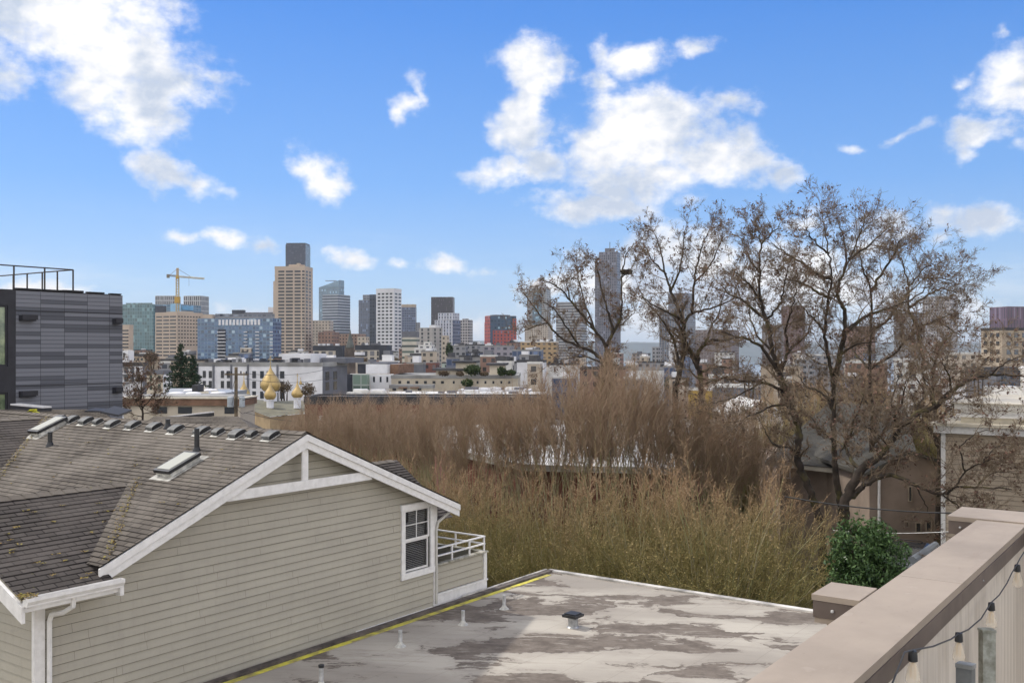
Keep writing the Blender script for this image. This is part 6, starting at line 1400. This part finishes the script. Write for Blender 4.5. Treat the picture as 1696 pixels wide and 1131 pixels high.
# distant understorey of bare crowns behind the big trees
def clump(name, H, R, stems, style, seed, mats, leafmat, bud):
    """multi-stemmed tree in its own coordinates: stems fan from the base, fine shoots fill the outline"""
    r = random.Random(seed); S = Segs(); K = Segs(); buds = []
    for i in range(stems):
        ph = r.uniform(0, 2*pi); f = sqrt(r.random())
        if style == 'dome':
            th = f*1.22; tip = Vector((R*sin(th)*cos(ph), R*sin(th)*sin(ph), H*(.30+.70*cos(th))*r.uniform(.80,1.03)))
            if r.random() < .35: tip = tip*r.uniform(.55,.85)
        else:
            tip = Vector((R*f*cos(ph), R*f*sin(ph), H*(1-.22*f*f)*r.uniform(.84,1.03)))
        b0 = Vector((r.gauss(0,.25)*R/4+tip.x*.18, r.gauss(0,.25)*R/4+tip.y*.18, 0)); c = Vector((b0.x+(tip.x-b0.x)*.30, b0.y+(tip.y-b0.y)*.30, tip.z*.55))
        n = 9; pts = []
        for k in range(n+1):
            t = k/n; pts.append(b0*(1-t)**2+c*2*t*(1-t)+tip*t*t+Vector((r.gauss(0,.05), r.gauss(0,.05), 0)))
        r0 = r.uniform(.024, .055) if style == 'dome' else r.uniform(.014, .032)
        for k in range(n): K.add(pts[k], pts[k+1], r0*(1-.8*k/n), r0*(1-.8*(k+1)/n))
        t0 = .28 if style == 'dome' else .70
        ns = 17 if style == 'dome' else 17
        for j in range(ns):
            t = t0+(1-t0)*((j+r.random())/ns)**.85; k = min(n-1, int(t*n)); p = pts[k].lerp(pts[k+1], t*n-k); d = (pts[k+1]-pts[k]).normalized()
            d = rnd_dir(d, r.uniform(.2,.95) if style == 'dome' else r.uniform(.12,.6), r)+Vector((0,0,.22)); L = r.uniform(.45,1.6)*(1.2-.5*t)*H/9
            d.normalize(); q = p
            for m_ in range(3):
                d = (d+Vector((r.gauss(0,.16), r.gauss(0,.16), r.gauss(0,.10)+.05))).normalized(); q2 = q+d*L/3; S.add(q, q2, .011*(1-.25*m_), .011*(1-.25*(m_+1)))
                for w_ in range(3 if style == 'dome' else 2):
                    s = q.lerp(q2, r.random()); dd = rnd_dir(d, r.uniform(.3,.75), r); e = s+dd*r.uniform(.18,.5); S.add(s, e, .006, .003)
                    for b_ in range(bud): buds.append((s.lerp(e, r.uniform(.3,1.05))+Vector((r.gauss(0,.012),)*3))[:])
                q = q2
    T = thing(name, 'x', 'tree', (0,0,0), 0)
    prisms('trunk', K.a, K.b, K.r, K.q, mats[0], 4, T, True); prisms('crown', S.a, S.b, S.r, S.q, mats[1], 3, T, True)
    if buds: tag(leaves('buds', buds, .024 if style == 'dome' else .017, leafmat, T, True, asp=.6, seed=seed), kind='stuff')
    return T
m_stem = M_leafy('green_stems', (.30,.30,.13), (.36,.30,.20), .5)
m_shoot = M_leafy('olive_shoots', (.19,.19,.065), (.30,.235,.10), .45, hi=(.39,.25,.155), z0=4.8, z1=8.8)
m_shr = M_leafy('rusty_shoots', (.325,.22,.15), (.39,.295,.20), .4)
m_bud = M_leafy('buds_olive', (.25,.235,.08), (.42,.32,.13), .5, hi=(.38,.255,.165), z0=4.8, z1=8.8); m_budr = M_leafy('buds_rust', (.34,.24,.16), (.40,.30,.19), .5)
D1 = clump('dense_bare_tree', 9.2, 5.2, 100, 'dome', 31, (m_stem, m_shoot), m_bud, 3)
D2 = clump('dense_bare_tree', 9.0, 4.6, 95, 'dome', 32, (m_stem, m_shoot), m_bud, 3)
U1 = clump('upright_bare_tree', 12.0, 2.6, 54, 'up', 33, (m_stem, m_shr), m_budr, 1)
U2 = clump('upright_bare_tree', 11.6, 2.3, 50, 'up', 34, (m_stem, m_shr), m_budr, 1)
def put(src, px, Y, ytop, Hs, label, rz, first=False, wid=1.0):
    ztop = (HY-ytop)/F*Y; zb = ZT(Y); s = (ztop-zb)/Hs; x = (px-HX)/F*Y
    if first: src.location = (x, Y, zb); src.scale = (s*wid, s*wid, s); src.rotation_euler = (0,0,rz); src['label'] = label; return src
    return copy_thing(src, (x, Y, zb), rz, (s*wid, s*wid, s), label)
domes = [(D1,1188,35.5,752,9.2,'broad olive-brown dome tree beside the evergreen bush'),(D2,1055,37,764,9.0,'dense olive dome tree behind the far edge of the patchy flat roof'),(D1,930,39,768,9.2,'dense olive-brown tree over the corner where the yellow roof line ends'),
 (D2,815,41,768,9.0,'dense brown tree directly right of the balcony'),(D1,715,44,752,9.2,'dense brown tree above the right rake of the gabled house'),(D2,610,48,742,9.0,'dense brown tree rising behind the gable peak'),(D2,1268,38,792,9.0,'low dome tree between the olive dome and the mossy leaning trunk')]
for i, (s_, px, Y, yt, Hh, lb) in enumerate(domes):
    s_['group'] = 'dense dome-shaped bare trees'
    put(s_, px, Y, yt, Hh, lb, i*1.3, first=(i < 2 and s_.get('label') == 'x'), wid=(.92 if px in (1262,) else 1.0))
ups = [(1232,48,700,'the white dormer house'),(1170,47,652,'the left foot of the twin-trunked tree'),(1110,46.5,628,'the yellow-walled block'),(1050,47,606,'the long white roof'),(995,46,597,'the first bare tree, tallest rusty crown'),(940,48,618,'the blank white wall block'),(885,50,636,'the small brown row under the planted terrace'),
 (835,52,650,'the right end of the cream long building'),(785,54,658,'the middle of the cream long building'),(735,57,662,'the left end of the cream long building'),(690,60,664,'the cream wing with awnings'),(645,63,662,'the white membrane roof'),(600,66,664,'the glass corner building'),(560,70,664,'the grey end of the white apartments'),(525,74,668,'the right gold dome'),(1198,49,668,'the gap left of the dormer house'),]
for i, (px, Y, yt, lb) in enumerate(ups):
    s_ = (U1, U2)[i % 2]; s_['group'] = 'upright rusty bare trees'
    put(s_, px, Y, yt-6, (12.0, 11.6)[i % 2], f'rusty upright bare tree before {lb}', i*2.1, first=(i < 2), wid=1.3 if px > 1150 else 1.12)
rows_ = [(500,88,690),(540,90,676),(580,91,672),(620,92,670),(660,93,668),(700,93,668),(740,94,668),(780,94,666),(820,94,662),(860,94,658)]
nm_ = ['left of the brick block','at the left end of the brick block','by the second window column of the brick block','a quarter along the brick block','left of the middle of the brick block','at the middle of the brick block','right of the middle of the brick block','three quarters along the brick block','near the right end of the brick block','at the right corner of the brick block']
for i, ((px, Y, yt), lb) in enumerate(zip(rows_, nm_)): put((U2, U1)[i % 2], px, Y, yt-6, (11.6, 12.0)[i % 2], f'small far rusty bare tree {lb}', i*1.7, wid=1.5)['group'] = 'far rusty bare trees'
# brushy crowns filling behind the big trees
for i, (px, Y, yt, lb) in enumerate(((1300,64,628,'the third bare tree trunk'),(1345,70,612,'the two parallel trunks, left side'),(1470,70,614,'the straight-trunked bare tree'),(1410,72,602,'the two parallel trunks, right side'),(1530,66,618,'the mossy leaning tree fork'),(1590,62,640,'the white cornice'),(1250,62,650,'the low left limb of the third bare tree'))):
    put((D1, D2)[i % 2], px, Y, yt, 9.1, f'hazy brown bare crown far behind {lb}', i*1.9, wid=.8)['group'] = 'hazy brown crowns behind the big bare trees'
# evergreen bush
m_ev = M_leafy('evergreen_leaf', (.025,.055,.02), (.10,.165,.055), 2.2, .3)
def leafmass(name, label, cat, blobs, n, size, mat, base, seed, trunk_r=.12, group=None, droop=.3):
    r = random.Random(seed); T = thing(name, label, cat, base, 0, group); C = []; tot = sum(b[3]*b[3]*b[4] for b in blobs)
    for (x, y, z, rx, rz) in blobs:
        for _ in range(int(n*rx*rx*rz/tot)):
            d = Vector((r.gauss(0,1), r.gauss(0,1), r.gauss(0,1))).normalized()*(r.random()**.33)*r.uniform(.78,1.22); p = Vector((x+d.x*rx, y+d.y*rx, z+d.z*rz))*1.0
            if sin(p.x*5.1+p.z*3.7)*sin(p.y*4.3+p.z*4.9+1)+r.uniform(-.5,.5) > -.45: C.append(p[:])
    tag(leaves('foliage', C, size, mat, T, asp=.38, seed=seed, droop=droop), kind='stuff')
    mb = MB()
    for (x, y, z, rx, rz) in blobs[:8]: mb.tube([Vector(base), Vector(base).lerp(Vector((x,y,z)), .6)+Vector((.1,0,.2)), Vector((x,y,z))], [trunk_r, trunk_r*.6, trunk_r*.2], 6)
    mb.build('trunk', m_bark, T); return T
cx_, cy_ = P(1437,0,31).x, 31
zq = lambda y: (HY-y)/F*31
leafmass('evergreen_bush', 'glossy dark green evergreen bush between the dome trees and the parked cars', 'bush', [(cx_-.35,31,zq(905),.85,.75),(cx_+.35,31.2,zq(912),.85,.7),(cx_-.1,31,zq(940),1.05,.9),(cx_+.5,31,zq(935),.75,.8),(cx_-.5,30.8,zq(950),.8,.8),(cx_,31,zq(990),1.2,1.1),(cx_-.55,31,zq(875),.35,.4),(cx_+.1,31.3,zq(880),.5,.4),(cx_+.75,31.4,zq(888),.3,.35),(cx_-.95,30.9,zq(918),.35,.28),(cx_+1.15,31.2,zq(915),.35,.3),(cx_-.2,31.2,zq(864),.22,.3),(cx_+1.05,31.1,zq(955),.4,.4),(cx_-.85,31,zq(893),.3,.3),(cx_+.4,31.4,zq(870),.25,.25)]+[(cx_+cos(k*2.4)*(1.0+.12*(k%3)), 31+.5*sin(k*1.7), zq(928)+sin(k*2.4)*(.95+.1*(k%2)), .13+.04*(k%3), .26) for k in range(16)], 16000, .072, m_ev, Vector((cx_,31,-12.5)), 41)
# conifers
m_fir = M_leafy('fir_needles', (.018,.04,.022), (.04,.065,.035), .8, .6)
def fir(label, px, ytip, Y, wpx, seed, lean=0):
    r = random.Random(seed); tip = P(px, ytip, Y); zb = ZT(Y); H = tip.z-zb; W = wpx/2/F*Y; T = thing('fir_tree', label, 'tree', Vector((tip.x, Y, zb)), 0, 'fir trees'); C = []; S = Segs()
    n = 40
    for i in range(n):
        f = (i+.5)/n; z = tip.z-f*H*.80; L = W*(.10+.95*min(1, f*2.6)**.85+.3*f)*r.uniform(.62,1.15); 
        for k in range(r.choice((5,6,7))):
            a = r.uniform(0, 6.28); l = L*r.uniform(.6,1.1); p0 = Vector((tip.x, Y, z)); p1 = p0+Vector((cos(a)*l, sin(a)*l, -.18*l+r.uniform(-.1,.25))); p2 = p1+Vector((cos(a)*.15*l, sin(a)*.15*l, .08*l)); S.add(p0, p1, .05, .02); S.add(p1, p2, .02, .008)
            for q in range(int(26*l)+8):
                t = r.random()**.7; c = p0.lerp(p2, t); w_ = .30*l*(1.05-t)+.08; C.append((c+Vector((r.gauss(0,w_*.45), r.gauss(0,w_*.45), -abs(r.gauss(0,.13)))))[:])
    mb = MB(); mb.tube([(tip.x,Y,zb-.3),(tip.x,Y,tip.z)], [H*.016,.02], 7); mb.build('trunk', m_bark, T); prisms('branches', S.a, S.b, S.r, S.q, m_bark, 3, T)
    tag(leaves('needles', C, .17, m_fir, T, asp=.32, seed=seed, droop=.5), kind='stuff')
fir('taller dark fir tree in front of the beige ribbon-window office', 300, 569, 140, 46, 51); fir('shorter dark fir tree overlapping the white apartments', 319, 588, 136, 38, 52)
# shrubs on the terrace and bare trees in the middle distance
m_shg = M_leafy('shrub_green', (.03,.05,.018), (.06,.085,.03), 1.5); m_shb = M_leafy('shrub_brown', (.09,.065,.04), (.14,.10,.06), 1.5)
for i, (px, py, w_, h_, Y, mt, lb) in enumerate(((783,612,26,16,232,m_shg,'large round green shrub on the cream terrace'),(831,615,12,13,232,m_shg,'dark clipped shrub at the right end of the cream terrace'),(845,617,16,7,233,m_shg,'bright low hedge behind the clipped shrub on the cream terrace'),(735,618,18,8,232,m_shb,'brown shrubs at the left of the cream terrace'),(762,619,12,7,231,m_shb,'small brown shrub between the brown and the round green shrubs'),(802,619,14,6,231,m_shb,'low brown shrub just right of the round green shrub'),(774,634,17,11,200,m_shg,'olive shrub below the cream long building windows'),(744,580,10,22,620,m_shg,'dark conifer-like mass left of the grey apartment row'),(224,592,18,22,340,m_shb,'bare tree crowns under the teal glass building'),(250,590,22,20,330,m_shb,'bare tree crowns left of the fir trees'),(655,600,18,16,380,m_shb,'bare street trees left of the brick row'),(690,603,24,12,400,m_shb,'bare street trees in front of the brick row'),(600,598,18,12,420,m_shb,'brown tree crown below the right two-tone apartments'),(545,606,14,8,300,m_shb,'brown tree crown behind the grey rooftop block'),(1010,604,30,14,300,m_shb,'brown crowns behind the first bare tree trunk'),(1240,625,40,20,200,m_shb,'brown crown behind the low limb of the third bare tree'),(1620,620,36,20,120,m_shb,'brown crown above the white cornice'),(470,640,26,20,150,m_shb,'small bare crown between the gold domes'),(510,645,22,24,120,m_shb,'bare crown right of the right gold dome'))):
    c = P(px, py, Y); rx = w_/2/F*Y; rz = h_/2/F*Y; leafmass('shrub', lb, 'shrub' if mt is m_shg else 'tree', [(c.x,Y,c.z,rx,rz),(c.x-rx*.4,Y,c.z-rz*.2,rx*.6,rz*.7),(c.x+rx*.45,Y,c.z-rz*.3,rx*.6,rz*.6)], 900, max(.12, .010*Y*(.35 if mt is m_shb else .6)*.3), mt, Vector((c.x,Y,(c.z-rz*.9) if 225 < Y < 240 and py < 625 else min(ZT(Y), c.z-rz))), 60+i, trunk_r=.002*Y)

random.seed(19)
for i, (mx, mn) in enumerate(marks):
    px = mx+random.uniform(-22,22); Y = random.uniform(300,520); py = 578+(-ZT(Y)-7)/Y*F*.80; c = P(px, py, Y); rx = random.uniform(3.5,6); rz = random.uniform(3,5)
    leafmass('street_tree', f'small brown street tree crown among the low roofs below {mn}', 'tree', [(c.x,Y,c.z,rx,rz),(c.x-rx*.7,Y,c.z-1,rx*.6,rz*.7),(c.x+rx*.8,Y,c.z-1.4,rx*.7,rz*.6)], 700, .55, random.choice([m_shb, m_shb, m_shg]), Vector((c.x,Y,ZT(Y))), 300+i, trunk_r=.25, group='street trees among the low roofs')
